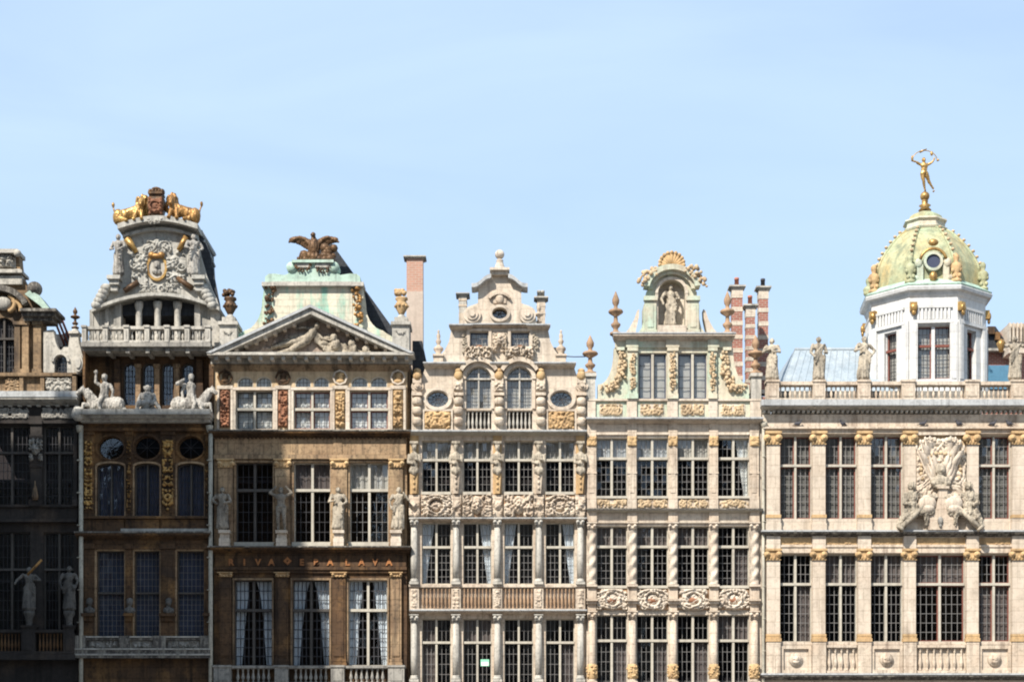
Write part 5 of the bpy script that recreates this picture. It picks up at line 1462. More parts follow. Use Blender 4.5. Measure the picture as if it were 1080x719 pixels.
# the bronze bird rising from flames
E = []
def q4(px, py, d=0.): return tuple(P3(px, py, .45 + d) - P3(331, 275, .45))
E += [('e', q4(331, 262), (.24, .22, .40)), ('c', q4(331, 256), q4(330.4, 249), .13, .08), ('e', q4(330.2, 247.6, -.05), (.10, .13, .09)), ('c', q4(330, 247.5, -.12), q4(329.2, 248.6, -.24), .04, .015), ('c', q4(328, 268), q4(327, 275), .09, .06), ('c', q4(334, 268), q4(335, 275), .09, .06), ('c', q4(331, 268, .2), q4(331, 275, .3), .2, .12)]
for s_ in (-1, 1):
    ax = lambda v: 331 + s_ * v
    arm = [(5, 257), (10, 252.4), (15, 250.6), (20, 252.6), (26, 255.6)]
    for k in range(len(arm) - 1): E.append(('c', q4(ax(arm[k][0]), arm[k][1], .04), q4(ax(arm[k + 1][0]), arm[k + 1][1], .08), .10 - k * .015, .085 - k * .015))
    for k in range(9):
        t = k / 8
        a = (5 + 19 * t, 254.2 - 3 * math.sin(t * 2.6)); L = 10 - 7.5 * t
        E.append(('c', q4(ax(a[0]), a[1], .08), q4(ax(a[0] + 1.4 * t), a[1] + L, .12), .075, .05))
me = fuse('bird', E, .026, 2); me.materials.append(M['bronze'])
bird = link('bird_statue', me, None, P3(331, 274.8, .45)); tag(bird, 'brown bronze bird with spread wings rising on top of the green copper attic', 'statue')
m = MB(); rnd = random.Random(3)
for k in range(16):
    px = 316 + k * 2.0; hgt = rnd.uniform(5, 11) * (1 - .3 * abs(px - 331) / 15)
    p = [P3(px + rnd.uniform(-2, 2) * t, 275.2 - hgt * t, .3 + rnd.uniform(-.1, .1)) for t in (0, .35, .7, 1)]
    m.tube(p, [.13, .12, .07, .01], 7)
for k in range(22): m.ball(P3(rnd.uniform(315, 352), rnd.uniform(269, 275), .3), rnd.uniform(.1, .2), 7)
for k in range(14): m.ball(P3(rnd.uniform(341, 354), rnd.uniform(261, 272), .35), rnd.uniform(.12, .2), 7)
m.build('flames', 'bronze', bird)
# four figures on the corbels
g3 = 'figures standing on corbels between the tall windows'
zs = Z(560.4)
spec = [(236, 'pale figure on the corbel beside the white drainpipe, one arm across its body, in shade', ((-.22, -.05, .68), (-.10, -.15, .60)), ((.2, -.03, .66), (.06, -.15, .62)), 21),
        (297.6, 'muscular grey corbel figure holding both arms above its head between two dark windows', ((-.26, -.04, .86), (-.12, -.03, 1.0)), ((.26, -.04, .86), (.12, -.03, 1.0)), 22),
        (357.4, 'sunlit draped figure on the corbel between the second and third tall windows', ((-.2, -.04, .66), (-.06, -.15, .66)), ((.21, -.03, .66), (.12, -.14, .58)), 23),
        (420, 'sunlit corbel figure leaning with a hand to its shoulder beside the cream carved house', ((-.2, -.03, .66), (-.15, -.1, .5)), ((.24, -.05, .68), (.12, -.12, .84)), 24)]
for px, lab, la, ra, sd in spec:
    statue('statue', lab, 'statue', body(1.62, la, ra, seed=sd, robe=(sd != 22), lean=.03 if sd == 24 else 0), (X(px), -.32, zs), 'statue' if sd > 22 else 'statue_shaded', group=g3)  # the two shaded figures get the darker copy of the stone

# ================================================================== the ship-stern house
H2 = house('stern_gabled_house', 'dark gilded house with a grey ship-stern gable above a balcony and stone riders', 82, 222.6)
x0, x1 = 82.6, 222.4
shell_body(H2, x0, x1, 436, 'brown', 11)
BAY = [(102.5, 131.5), (142, 168.5), (187, 215.5)]
RND = [(117, 475.5), (156, 471), (200, 472.5)]
wall(H2, 'brown', x0, x1, 437, 563, [oval((a + b) / 2, 472, 14.2, 12.4) for a, b in BAY] + [arched(a, b, 488.5, 544, 4) for a, b in BAY])
wall(H2, 'brown', x0, x1, 563.2, 867, [rect(a, b, 581, 671) for a, b in BAY])
for i, (a, b) in enumerate(BAY):
    c = (a + b) / 2
    m = MB(); m.prism(oval(c, 472, 16.2, 14.2), -.07, .02, [oval(c, 472, 14, 12.2)]); m.prism(oval(c, 472, 14.4, 12.6), .1, .3, [oval(c, 472, 13, 11.2)]); fr = m.build('round_window', 'brown', H2)
    MB().prism(oval(c, 472, 13.3, 11.5), .2, .215).build('glass', 'glass', fr)
    g = MB()
    for k in range(8): g.tube([P3(c, 472, .19), P3(c + 13 * math.cos(k * .785), 472 + 11.2 * math.sin(k * .785), .19)], .012, 4)
    g.build('glazing_bar', 'leaddark', fr)
    window(H2, a, b, 488.5, 544, None, 1, 3, 2, 9, frame='mulliondark', fw=1.6, arch=4, gl='glassold', bar='leaddark', bw=.016, curtain='full', cmat='blueblind')
    window(H2, a, b, 581, 671, 625, 0, 6, 6, 8, frame='mulliondark', fw=1.8, gl='glassold', bar='lead', bw=.012, curtain='full', cmat='blueblind')
for a, b in BAY:
    m = MB(); m.prism(rect(a - 2.2, b + 2.2, 578.5, 672.5), -.08, .02, [rect(a, b, 581, 671)]); m.build('window_surround', 'tan', H2)
    m = MB(); m.prism(arched(a - 1.8, b + 1.8, 486.4, 545.4, 4.6), -.06, .02, [arched(a, b, 488.5, 544, 4)]); m.build('window_surround', 'tan', H2)
for i, (a, b) in enumerate(((88.5, 100), (133, 140.5), (170.5, 185), (216.2, 221.6))):
    p = MB(); p.pb(a, b, 459, 545, -.07, .02); p.pb(a - .5, b + .5, 455, 459, -.14, .02); pp = p.build('pilaster', 'brown', H2)
    relief('gilt_carving', a + .6, b - .6, 463, 541, -.075, .16, 230 + i, pp, 'oldgold', 'beads', 12, step=.03, mats=['brown', 'giltdark' if i in (1, 3) else 'gold'], thr=.55)  # bright gold panels stand in for dappled sun, darker ones for shade
    p = MB(); p.pb(a - .2, b + .2, 578, 671, -.13, .02); p.pb(a - 1, b + 1, 573, 579, -.2, .02); p.pb(a + 2, b - 2, 590, 632, -.16, -.1) if b - a > 6 else None
    p.pb(a - 1, b + 1, 647, 650, -.34, .02); p.pb(a + 1, b - 1, 650, 655, -.22, .02)
    pp = p.build('pilaster', 'brown', H2)
    if b - a > 7:
        bs = [('e', (0, 0, .42), (.12, .13, .16)), ('c', (0, -.12, .42), (0, -.14, .38), .03, .03), ('c', (0, 0, .2), (0, 0, .34), .07, .07), ('e', (0, 0, .12), (.22, .13, .14)), ('e', (0, .02, .5), (.13, .13, .1)), ('c', (0, 0, 0), (0, 0, .1), .1, .12)]
        me = fuse('portrait_bust', bs, .022, 1, .02); me.materials.append(M['statue_dark']); link('portrait_bust', me, pp, P3((a + b) / 2, 646.8, -.22))
m = MB(); m.pb(x0 + 2, x1 - 2, 544.6, 547, -.16, .02)
for a, b in ((88, 131), (133, 168), (170, 221)): m.pb(a, b, 548, 560.5, -.07, .02)
m.build('apron_panel', 'brown', H2)
cornice(H2, x0, x1, 561.5, 569.5, .38, 'brown', 'darkledge', cap=1.6, returns=.2)
m = MB(); m.pb(x0 + 1, x1, 569.6, 576, -.08, .02); m.pb(x0 + 1, x1, 576, 579, -.15, .02); m.build('frieze', 'brown', H2)
m = MB(); m.pb(x0 - 2, x1 + 1, 671.2, 675, -.2, .05); m.pb(x0, x1, 675, 684, -.10, .05); m.pb(x0 - 2, x1 + 1, 684, 690, -.32, .05); m.pb(x0 - 2, x1 + 1, 690, 694, -.38, .05)
for a, b in ((80, 92), (127, 138), (163, 176), (213, 222)): m.pb(a, b, 670.6, 684, -.28, .05)
m.build('window_ledge', 'darkledge', H2)
for t, f in ((670.9, .24), (683.9, .35), (689.8, .41)): MB().pb(x0 - 2.3, x1 + 1.3, t, t + 1.5, -f, .05).build('ledge_edge', 'greylight', H2)
MB().pb(128, x1 - 2, 557.5, 561.4, -.10, .02).build('ledge_edge', 'greylight', H2)
for a, b in ((95, 125), (140, 161), (178, 211)): relief('carved_apron', a, b, 675.5, 683.5, -.105, .09, int(a), H2, 'grey', 'scroll', 6)
m = MB(); m.pb(x0 + 1, x1, 446.5, 455, -.10, .02); m.pb(x0 + 1, x1, 452, 455.2, -.2, .02); m.build('frieze', 'brown', H2)
m = MB(); m.pb(x0 + 2.5, x1 + 3, 436, 441.5, -.85, .5); m.pb(x0 + 4, x1 + 2, 441.5, 444, -.65, .1); m.pb(x0 + 5, x1 + 1, 444, 447, -.4, .1)
m.plathe(86.5, -.6, [(3, 447), (6, 444), (7, 441), (5.5, 436), (4, 433)], 14)
m.build('stage_ledge', 'greylight', H2)
pipe(H2, 85.5, 452, 860, 'pipe', .08, -.22); pipe(H2, 222.2, 452, 860, 'pipe', .08, -.24)
# recessed stage behind the riders
HO = [arched(a, b, 379, 424, 5) for a, b in ((126.5, 139.5), (147, 159), (167.5, 179.5), (189, 201))]
wall(H2, 'brown', 88, 226, 368, 437, HO, .55, .95, name='stage_wall')
for a, b in ((126.5, 139.5), (147, 159), (167.5, 179.5), (189, 201)):
    window(H2, a, b, 379, 424, None, 0, 3, 2, 7, frame='mulliondark', arch=5, gl='glassold', bar='leaddark', bw=.014, curtain='full', cmat='blueblind', y=.52)
for px in (142.8, 163, 184):
    m = MB(); m.pb(px - 2.6, px + 2.6, 385, 428, .42, .57); m.pb(px - 3.4, px + 3.4, 381, 385, .38, .57); m.build('pilaster', 'tan', H2)
for a, b, t, f0, f1 in ((88, 90.5, 366, -.1, 3), (221, 225.5, 366, -.1, 3), (118, 124.5, 376, .38, .57), (205, 212, 376, .38, .57)): MB().pb(a, b, t, 437, f0, f1).build('stage_pier', 'brown', H2)
m = MB(); m.pb(89, 224.5, 364.6, 369, -.55, 3.0); m.pb(90, 224, 369, 372, -.35, 1.0)
for px in (117, 137, 158, 179, 200): m.pb(px - 2, px + 2, 369, 375, -.42, .9)
m.build('balcony_slab', 'grey', H2)
PD = [(90, 94.5), (112, 117), (134, 139), (155.5, 160.5), (176.5, 181.5), (197.5, 202.5), (219, 224.5)]
balustrade(H2, [(PD[i][1], PD[i + 1][0], 3) for i in range(6)], 347.5, 364.6, -.38, 'greylight', rail=3.2, foot=2.2, rpx=1.8, depth=.26, x0=90, x1=224.5, peds=PD, ptop=347, name='balcony_balustrade')
# colonnade under the stern
m = MB()
m.prism(rect(93, 228, 318, 366), 1.7, 1.95)
m.pb(93, 97, 325, 366, .2, 1.95); m.pb(224, 230.5, 322, 366, .2, 2.6)
for a, b in ((97.5, 103), (109, 113), (118.5, 126), (204, 210), (221, 226)): m.pb(a, b, 318, 366, .22, 1.0)
for a, b in ((103, 109), (113, 118.5), (210, 221)): m.pb(a, b, 318, 366, .32, 1.0)
m.build('colonnade_wall', 'greylight', H2)
MB().pb(126.5, 203.5, 313, 366, 1.55, 1.69).build('interior', 'room', H2)
for px in (144.6, 164.4, 185.6):
    m = MB(); m.plathe(px, .32, [(4.4, 366), (4.4, 362), (3.5, 360), (3.3, 325), (4.2, 322), (4.6, 320), (4.8, 316)], 16); m.build('column', 'greylight', H2)
# the stern itself
sl = [(97, 330), (99, 322), (108, 313), (116, 302), (121, 286), (126, 266), (131, 247), (130, 242)]
sr = [(207.5, 242), (207.5, 247), (210, 266), (216, 286), (222, 302), (228, 314), (230.5, 322), (231.5, 328)]
topc = [(130 + 77.5 * t, 242 - 7.5 * math.sin(t * math.pi)) for t in np.linspace(0, 1, 13)][1:-1]
bot = [(231.5 - 134.5 * t, 328 + 2 * t - 16.5 * math.sin(t * math.pi) ** .85) for t in np.linspace(0, 1, 17)][1:-1]
m = MB(); m.prism(sl + topc + sr + bot, .1, .5); stern = m.build('stern_gable', 'stern', H2)
m = MB()
b1 = [(231.5 - 134.5 * t, 328 + 2 * t - 16.5 * math.sin(t * math.pi) ** .85) for t in np.linspace(0, 1, 17)]
m.prism(b1 + [(a, b - 3.4) for a, b in b1[::-1]], -.12, .6); m.build('arched_moulding', 'stern', stern)
m = MB()
t1 = [(126.5 + 84 * t, 245 - 8.5 * math.sin(t * math.pi)) for t in np.linspace(0, 1, 15)]
m.prism(t1 + [(a, b - 5.5) for a, b in t1[::-1]], -.42, .7)
t1 = [(130 + 77.5 * t, 251.5 - 8 * math.sin(t * math.pi)) for t in np.linspace(0, 1, 15)]
m.prism(t1 + [(a, b - 3.2) for a, b in t1[::-1]], -.10, .2)
m.build('stern_cornice', 'stern', stern)
m = MB(); m.prism(oval(165.4, 282, 11, 14), -.02, .14, [oval(165.4, 282, 8.6, 11.4)]); md = m.build('oval_frame', 'gold', stern)
m = MB(); m.prism(oval(165.4, 282, 8.8, 11.6), .03, .14); m.build('oval_field', 'greylight', md)
me = fuse('head', [('e', (0, 0, .05), (.13, .12, .17)), ('c', (0, -.1, .05), (0, -.13, 0), .03, .03), ('e', (0, 0, -.17), (.19, .09, .12)), ('e', (0, .02, .15), (.15, .11, .1))], .028); me.materials.append(M['statue_grey']); link('portrait', me, md, P3(165.4, 282, .02))
for p0, p1, r0, r1 in (((134, 252), (144, 266), .16, .08), ((197, 250), (188, 264), .14, .08), ((131, 307), (146, 297), .11, .10), ((203, 304), (187, 293), .11, .09)):
    m = MB(); m.cone(P3(*p0, -.06), P3(*p1, -.02), r0, r1, 10); m.build('gilt_horn', 'gold' if p0[1] < 290 else 'bronze', stern)
m = MB(); rnd = random.Random(8)
m.ball(P3(165, 270, -.05), (.3, .1, .10)); m.ball(P3(160, 269, -.05), (.14, .1, .12)); m.ball(P3(170, 269, -.05), (.14, .1, .12)); m.build('gilt_wing', 'oldgold', stern)
relief('carved_trophies', 137, 156, 262, 304, .09, .13, 301, stern, 'stern', 'scroll', 8, mirror=False)
relief('carved_trophies', 175, 196, 262, 304, .09, .13, 302, stern, 'stern', 'scroll', 8, mirror=False)
relief('carved_mask', 150, 181, 250, 268, .09, .13, 303, stern, 'stern', 'mask', 5)
relief('carved_swag', 142, 190, 298, 309, .09, .10, 304, stern, 'stern', 'scroll', 6)
for s_ in (0, 1):
    cxx = 102 if not s_ else 224
    m = MB()
    for k in range(5): m.ball(P3(cxx + (-1 if not s_ else 1) * (-k * 2.4), 322 - k * 4.5, -.02), (.22, .22, .18), 9)
    m.build('side_scroll', 'stern', stern)
    c = MB(); px = 122 if not s_ else 211; c.pb(px - 7, px + 7, 293, 297, -.4, .3); c.pb(px - 5, px + 5, 297, 302, -.3, .3); c.pb(px - 4, px + 3, 302, 308, -.2, .3); c.build('bracket', 'stern', stern)
# its slate roof
m = MB()
z_ = lambda p: Z(p)
prof_f = [(98, 329), (118, 297), (131, 240), (208, 238), (219, 262), (230, 318), (231, 329)]
def frus(dy):  return [Vector((X(a), dy, Z(b))) for a, b in prof_f]
fr_ = frus(.51)
bk = [Vector((X(a), 3.6, Z(b))) for a, b in [(98, 329), (118, 297), (131, 240), (208, 238), (209.5, 262), (213, 318), (214, 329)]]
n = len(fr_)
m.add(fr_ + bk, [tuple(range(n))[::-1], tuple(range(n, 2 * n))] + [(i, (i + 1) % n, n + (i + 1) % n, n + i) for i in range(n)])
rf = m.build('roof', 'slate', H2)
m = MB(); m.tube([Vector((X(209), .5, Z(240))), Vector((X(208.5), 3.6, Z(238)))], .09, 6); m.tube([Vector((X(213), .48, Z(250))), Vector((X(209.5), 3.5, Z(252)))], .05, 6); m.build('lead_ridge', 'leadtop', rf)
m = MB(); m.box(X(92), X(222), 3.2, 10.9, Z(440), Z(330)); m.build('rear_block', 'brown', H2)
# crest and its gilded lions
cr_ = MB()
cr_.prism([(157.5, 210), (173.5, 210), (174.5, 219), (172, 227), (165.5, 232), (159, 227), (156.5, 219)], -.25, .2)
cr_.pb(158.5, 172, 206, 210, -.25, .2); cr_.pb(157.8, 172.8, 204.8, 207, -.32, .26)
for k in range(5): cr_.ball(P3(158.8 + k * 3.2, 202.6, -.1), (.085, .2, .11), 8)
cr_.ball(P3(165.2, 200.6, -.05), (.2, .25, .10), 10)
crest = cr_.build('shield_crest', 'bronze', H2)
relief('crest_carving', 158, 173, 210, 230, -.26, .12, 310, crest, 'redstone', 'cartouche', 5, mats=['bronze', 'redstone'])
festoon('crest_swag', arc(165, 233, 8, 5, 190, 350, 8), 1.6, 2.2, 6, crest, 'greylight', -.4, 2)
def lion(s_):
    rnd = random.Random(12 + s_)
    B = [('e', (0, -.06, .52), (.17, .19, .19)), ('c', (0, -.22, .47), (0, -.29, .45), .09, .08), ('e', (0, -.2, .37), (.09, .08, .06)), ('c', (s_ * .1, 0, .3), (s_ * .5, .02, .24), .22, .18), ('c', (s_ * .5, .02, .24), (s_ * .86, 0, .14), .18, .2), ('e', (s_ * .95, -.06, .10), (.24, .23, .25)),
         ('c', (0, -.15, .25), (-s_ * .06, -.30, .02), .10, .07), ('c', (s_ * .22, -.15, .22), (s_ * .26, -.30, .0), .10, .07), ('e', (-s_ * .06, -.36, .0), (.08, .11, .06)), ('e', (s_ * .26, -.36, -.02), (.08, .11, .06)), ('c', (s_ * .9, -.2, .02), (s_ * .6, -.34, -.05), .11, .07), ('e', (s_ * .56, -.38, -.06), (.07, .11, .05)), ('c', (s_ * 1.1, 0, .2), (s_ * 1.2, .05, .45), .04, .03), ('e', (s_ * 1.2, .05, .5), (.06, .06, .09)),
         ('e', (-.14, -.04, .70), (.05, .04, .05)), ('e', (.14, -.04, .70), (.05, .04, .05)), ('e', (-.07, -.22, .57), (.03, .03, .03)), ('e', (.07, -.22, .57), (.03, .03, .03))]
    for k in range(26):
        a = k * 2.4; r = .19 + .09 * rnd.random()
        B.append(('e', (math.cos(a) * r, .04 + .10 * rnd.random(), .48 + math.sin(a) * r * 1.1), (.075, .09, .085)))
    return B
for s_, px in ((-1, 150), (1, 181.5)):
    me = fuse('lion', lion(s_), .024, 1, .018); me.materials.append(M['gold'] if s_ < 0 else M['oldgold'])
    ln = link('lion_statue', me, None, P3(px, 233.5 if s_ < 0 else 232, -.05)); ln.scale = (.92, 1, 1.25)
    tag(ln, 'bright gilded lion crouching on the stern gable, its rump towards the corner turret side' if s_ < 0 else 'darker gilded lion crouching on the stern gable above the dark slate slope', 'statue', 'gilded lions beside the crest')
bpy.data.objects['lion_statue']['label'] = 'bright yellow gilded lion crouching beside the crest, on the sky side of the gable'
# sailors on the brackets
for px, lab, sd in ((126, 'weathered grey figure on a bracket at the sky side of the ship-stern gable', 31), (205, 'weathered grey figure on a bracket against the slate side of the ship-stern gable', 32)):
    statue('statue', lab, 'statue', body(1.58, ((-.2, -.04, .66), (-.04, -.15, .62)), ((.22, -.04, .68), (.10, -.15, .58)), seed=sd, robe=True), (X(px), -.18, Z(292.8)), 'statue_grey', group='figures on brackets of the stern gable', rz=R(-25 if px < 150 else 25))
# riders and seated figure on the ledge
def rider(s_):
    B = [('c', (-.55 * s_, 0, .34), (.45 * s_, 0, .36), .30, .32), ('c', (-.55 * s_, 0, .38), (-.95 * s_, -.05, .85), .26, .17), ('c', (-.95 * s_, -.05, .85), (-1.12 * s_, -.12, 1.0), .16, .13), ('c', (-1.12 * s_, -.12, 1.0), (-1.34 * s_, -.25, .82), .13, .08),
         ('c', (-1.1 * s_, -.05, 1.08), (-1.1 * s_, -.05, 1.2), .04, .02), ('c', (-.7 * s_, -.1, .3), (-1.05 * s_, -.25, .36), .12, .08), ('c', (-1.05 * s_, -.25, .36), (-1.1 * s_, -.25, .03), .08, .06), ('c', (-.5 * s_, -.2, .3), (-.7 * s_, -.3, .03), .13, .07),
         ('e', (.6 * s_, 0, .36), (.42, .34, .36)), ('c', (.75 * s_, 0, .2), (1.15 * s_, -.05, .08), .2, .08), ('c', (-.9 * s_, .06, 1.02), (-.5 * s_, .06, .62), .09, .12),
         ('e', (-.05 * s_, -.02, .72), (.26, .2, .2)), ('c', (-.05 * s_, -.02, .75), (0, 0, 1.15), .2, .22), ('e', (.0, 0, 1.16), (.28, .18, .16)), ('e', (-.03 * s_, -.04, 1.5), (.13, .15, .16)), ('c', (0, 0, 1.25), (-.02 * s_, -.02, 1.4), .08, .08), ('e', (-.03 * s_, 0, 1.58), (.15, .15, .12)), ('c', (-.03 * s_, -.18, 1.5), (-.03 * s_, -.2, 1.46), .03, .03),
         ('c', (.25 * s_, 0, 1.2), (.42 * s_, -.08, .92), .09, .07), ('c', (.42 * s_, -.08, .92), (.36 * s_, -.12, .62), .07, .06),
         ('c', (-.1 * s_, -.2, .66), (-.3 * s_, -.36, .35), .14, .10), ('c', (-.3 * s_, -.36, .35), (-.15 * s_, -.36, .05), .10, .07)]
    return B
B = rider(1) + [('c', (-.25, 0, 1.2), (-.46, -.08, 1.30), .09, .07), ('c', (-.46, -.08, 1.30), (-.44, -.12, 1.66), .07, .055), ('e', (-.44, -.12, 1.74), (.1, .09, .1))]
me = fuse('rider', B, .028, 1, .026); me.materials.append(M['statue_grey']); rs_ = link('rider_statue', me, None, P3(111, 436, -.35)); rs_.scale = (.74, .8, .88); tag(rs_, 'pale stone rider raising one arm on a horse, on the ledge by the corner pipe', 'statue', 'stone riders on the stage ledge')
B = rider(-1) + [('c', (.25 * -1, 0, 1.2), (-.5, -.12, 1.2), .09, .07), ('c', (-.5, -.12, 1.2), (-.3, -.25, 1.38), .07, .055), ('c', (-.28, -.25, 1.42), (-.62, -.3, 1.2), .04, .09)]
me = fuse('rider', B, .028, 1, .026); me.materials.append(M['statue_grey']); rs_ = link('rider_statue', me, None, P3(201, 436, -.35)); rs_.scale = (.74, .8, .88); tag(rs_, 'pale stone rider blowing a horn beside a rearing horse, next to the brown pediment house', 'statue', 'stone riders on the stage ledge')
B = [('e', (0, -.02, .92), (.12, .13, .14)), ('e', (0, .02, .98), (.16, .15, .08)), ('c', (0, -.13, .92), (0, -.15, .88), .025, .025), ('c', (0, 0, .72), (0, 0, .84), .07, .07), ('e', (0, 0, .6), (.23, .17, .24)), ('e', (0, 0, .38), (.24, .2, .16)), ('c', (-.1, -.08, .36), (-.28, -.3, .32), .12, .09), ('c', (-.28, -.3, .32), (-.34, -.28, .04), .09, .06), ('c', (.1, -.08, .36), (.36, -.28, .34), .12, .09), ('c', (.36, -.28, .34), (.56, -.34, .06), .09, .06), ('c', (-.22, 0, .7), (-.32, -.1, .48), .08, .06), ('c', (-.32, -.1, .48), (-.2, -.25, .42), .06, .05), ('c', (.22, 0, .7), (.32, -.1, .5), .08, .06), ('c', (.32, -.1, .5), (.3, -.26, .42), .06, .05), ('e', (0, .1, .16), (.34, .24, .2))]
me = fuse('seated', B, .026, 1, .022); me.materials.append(M['statue_grey']); tag(link('seated_statue', me, None, P3(155.5, 436, -.4)), 'small pale seated stone figure in a hat between the two riders', 'statue')

# ================================================================== the house at the left edge
H1 = house('dark_edge_house', 'soot-dark house at the photo edge with a small arched opening in its parapet', -130, 82)
x0, x1 = -130, 82.2
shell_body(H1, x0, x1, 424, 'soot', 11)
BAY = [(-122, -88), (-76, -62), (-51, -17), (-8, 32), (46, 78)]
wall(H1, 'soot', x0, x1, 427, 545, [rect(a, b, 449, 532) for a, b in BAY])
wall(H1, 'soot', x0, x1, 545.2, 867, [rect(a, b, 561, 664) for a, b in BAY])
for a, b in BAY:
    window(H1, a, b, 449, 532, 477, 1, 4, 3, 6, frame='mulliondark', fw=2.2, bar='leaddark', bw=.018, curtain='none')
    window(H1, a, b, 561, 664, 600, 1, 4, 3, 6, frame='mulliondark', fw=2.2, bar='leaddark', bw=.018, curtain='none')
for a, b in ((-16, -9), (33, 45), (78.4, 82)):
    c = (a + b) / 2
    p = MB(); p.pb(a, b, 446, 534, -.12, .02); p.pb(a - 1, b + 1, 444, 448, -.2, .02); p.pb(a - 1, b + 1, 527, 534, -.22, .02); pp = p.build('pilaster', 'soot', H1)
    if b - a > 6:
        relief('carved_mask', a - 1, b + 1, 459, 494, -.13, .22, int(c) + 400, pp, 'grey', 'mask', 6, mats=['soot', 'grey'])
        q = MB(); q.plathe(c, -.25, [(3, 528), (3.4, 524), (2.4, 518), (.8, 512), (.5, 508)], 12); q.build('carved_vase', 'tan', pp)
m = MB(); m.pb(x0, x1, 532.4, 535.1, -.18, .02); m.pb(x0, x1, 535, 548.1, -.08, .02); m.pb(x0, x1, 548, 551, -.25, .02); m.build('frieze', 'soot', H1)
m = MB(); m.pb(x0, x1, 428, 444.1, -.06, .02); m.pb(x0, x1, 444, 447, -.15, .02); m.build('frieze', 'soot', H1)
relief('carved_frieze', -10, 32, 430, 442, -.065, .06, 420, H1, 'grey', 'scroll', 12, mats=['soot', 'grey']); relief('carved_frieze', 44, 80, 430, 442, -.065, .06, 421, H1, 'grey', 'scroll', 12, mats=['soot', 'grey'])
cornice(H1, x0, 84, 415.5, 428, .5, 'greylight', 'leadtop', dent=10, dh=1.6, dw=4, cap=6, returns=.1)
balustrade(H1, [(-126, -58, 16), (-50, -14, 7), (-9, 24, 9), (42, 76, 9)], 664.5, 690, -.25, 'soot', 'bronze', rail=3, foot=3, rpx=1.8, depth=.3, x0=x0, x1=81, peds=((-14, -9), (26, 40), (70, 81)), pedmat='soot', ptop=660)
m = MB(); m.pb(x0, x1, 690.2, 696, -.45, .02); m.build('balcony_slab', 'soot', H1)
# roof parapet with carved panels and the arched screen
m = MB(); m.pb(x0, 82, 394.5, 398, -.26, .4); m.pb(x0, 82, 398, 415.4, -.05, .3); m.pb(78, 82, 396, 415.4, -.26, .4); m.pb(44, 48, 398, 415.4, -.2, .4); m.pb(22, 26, 398, 415.4, -.2, .4); m.build('parapet', 'worn', H1)
relief('carved_panel', 49, 77, 399, 414.5, -.055, .14, 430, H1, 'greylight', 'scroll', 10, mats=['soot', 'greylight']); relief('carved_panel', 6, 22, 399, 414.5, -.055, .1, 431, H1, 'tan', 'scroll', 8, mats=['brown', 'tan'])
scr = [(46, 394.4), (46, 349), (56.5, 347.5)] + [(56.5 + 16 * (1 - math.cos(t)) * 0 + (t / math.pi) * 15, 349 + 20 * math.sin(t) ** .7 * (1 if t < 2.2 else 1)) for t in np.linspace(.35, math.pi - .9, 9)] + [(72, 366), (73.5, 356), (74, 352), (82.5, 352), (83.5, 362), (88, 378), (86, 392), (82, 394.4)]
wall(H1, 'greylight', 0, 0, 0, 0, [arched(57.5, 71, 374.5, 393)], -.02, .35, outline=scr, name='arched_screen')
g = MB()
for k in range(1, 4): g.pb(57.5 + k * 3.4 - .3, 57.5 + k * 3.4 + .3, 375, 393.5, .1, .14)
for k in range(1, 5): g.pb(57.6, 70.9, 376 + k * 3.6, 376.5 + k * 3.6, .1, .14)
g.build('window_grille', 'leaddark', H1)
m = MB(); oa, ia = arc(64.2, 381.5, 9.6, 10, 180, 0, 14), arc(64.2, 381.5, 7, 7.2, 0, 180, 14); m.prism(oa + ia, -.1, .0)
for rr, yy in ((5.6, -.12), (3.6, -.18)): m.prism(oval(83, 383, rr * .9, rr * 1.7, 20), yy, .02)
m.build('arch_surround', 'greylight', H1)
m = MB(); m.pb(73, 83.5, 349.5, 352.2, -.12, .45); m.plathe(78.2, .16, [(5, 349.6), (3.5, 347), (1.8, 344.5), (1.8, 342)], 14); m.build('pedestal', 'greylight', H1)
urn(H1, 78.2, 322.5, 345, 'bronze', .16, .42)
# gable centre (cut by the photo edge)
gl_ = [(-50, 394.4), (-50, 300), (-22, 300), (-22, 266), (19, 266), (20, 278), (22, 290), (27, 300), (45, 331), (45, 394.4)]
wall(H1, 'worn', 0, 0, 0, 0, [arched(-8.5, 14.5, 334, 393)], .1, .6, outline=gl_, name='gable_wall')
window(H1, -8.5, 14.5, 334, 393, 356, 1, 3, 2, 5, frame='mulliondark', fw=2, arch=11.5, bar='leaddark', bw=.02, curtain='upper', cmat='netdark', y=.1)
m = MB(); m.pb(-24, 20.5, 264.5, 268.5, -.25, .8); m.cone(P3(18.5, 267, -.28), P3(18.5, 267, .8), .14, .14, 12); m.pb(-23, 22, 284, 286, -.05, .8); m.pb(-23, 24.5, 286, 289, -.2, .8); m.pb(-22, 23.5, 291, 300, -.05, .3); m.build('gable_cap', 'greylight', H1)
relief('carved_swag', -6, 16, 269, 282, .09, .18, 440, H1, 'greylight', 'scroll', 6)
m = MB(); oa, ia = arc(-3, 330, 36, 28, 150, 20, 18), arc(-3, 332, 31, 24, 20, 150, 18); m.prism(oa + ia, -.3, .3); m.build('segmental_hood', 'darkledge', H1)
m = MB(); m.cone(P3(36.5, 305, -.2), P3(36.5, 305, .7), 8 / S, 8 / S, 18); m.cone(P3(36.5, 305, -.27), P3(36.5, 305, -.2), 4.5 / S, 5 / S, 14); m.build('scroll', 'darkledge', H1)
m = MB(); m.prism([(28, 312), (33, 308), (43, 313), (56, 330), (52, 333), (44, 324)], -.25, .7); m.build('copper_slope', 'copper', H1)
m = MB(); m.pb(25, 63, 329, 332, -.55, .8); m.pb(26, 60, 332, 336, -.4, .7); m.pb(27, 57, 336, 340, -.25, .6); m.build('gable_cornice', 'darkledge', H1)
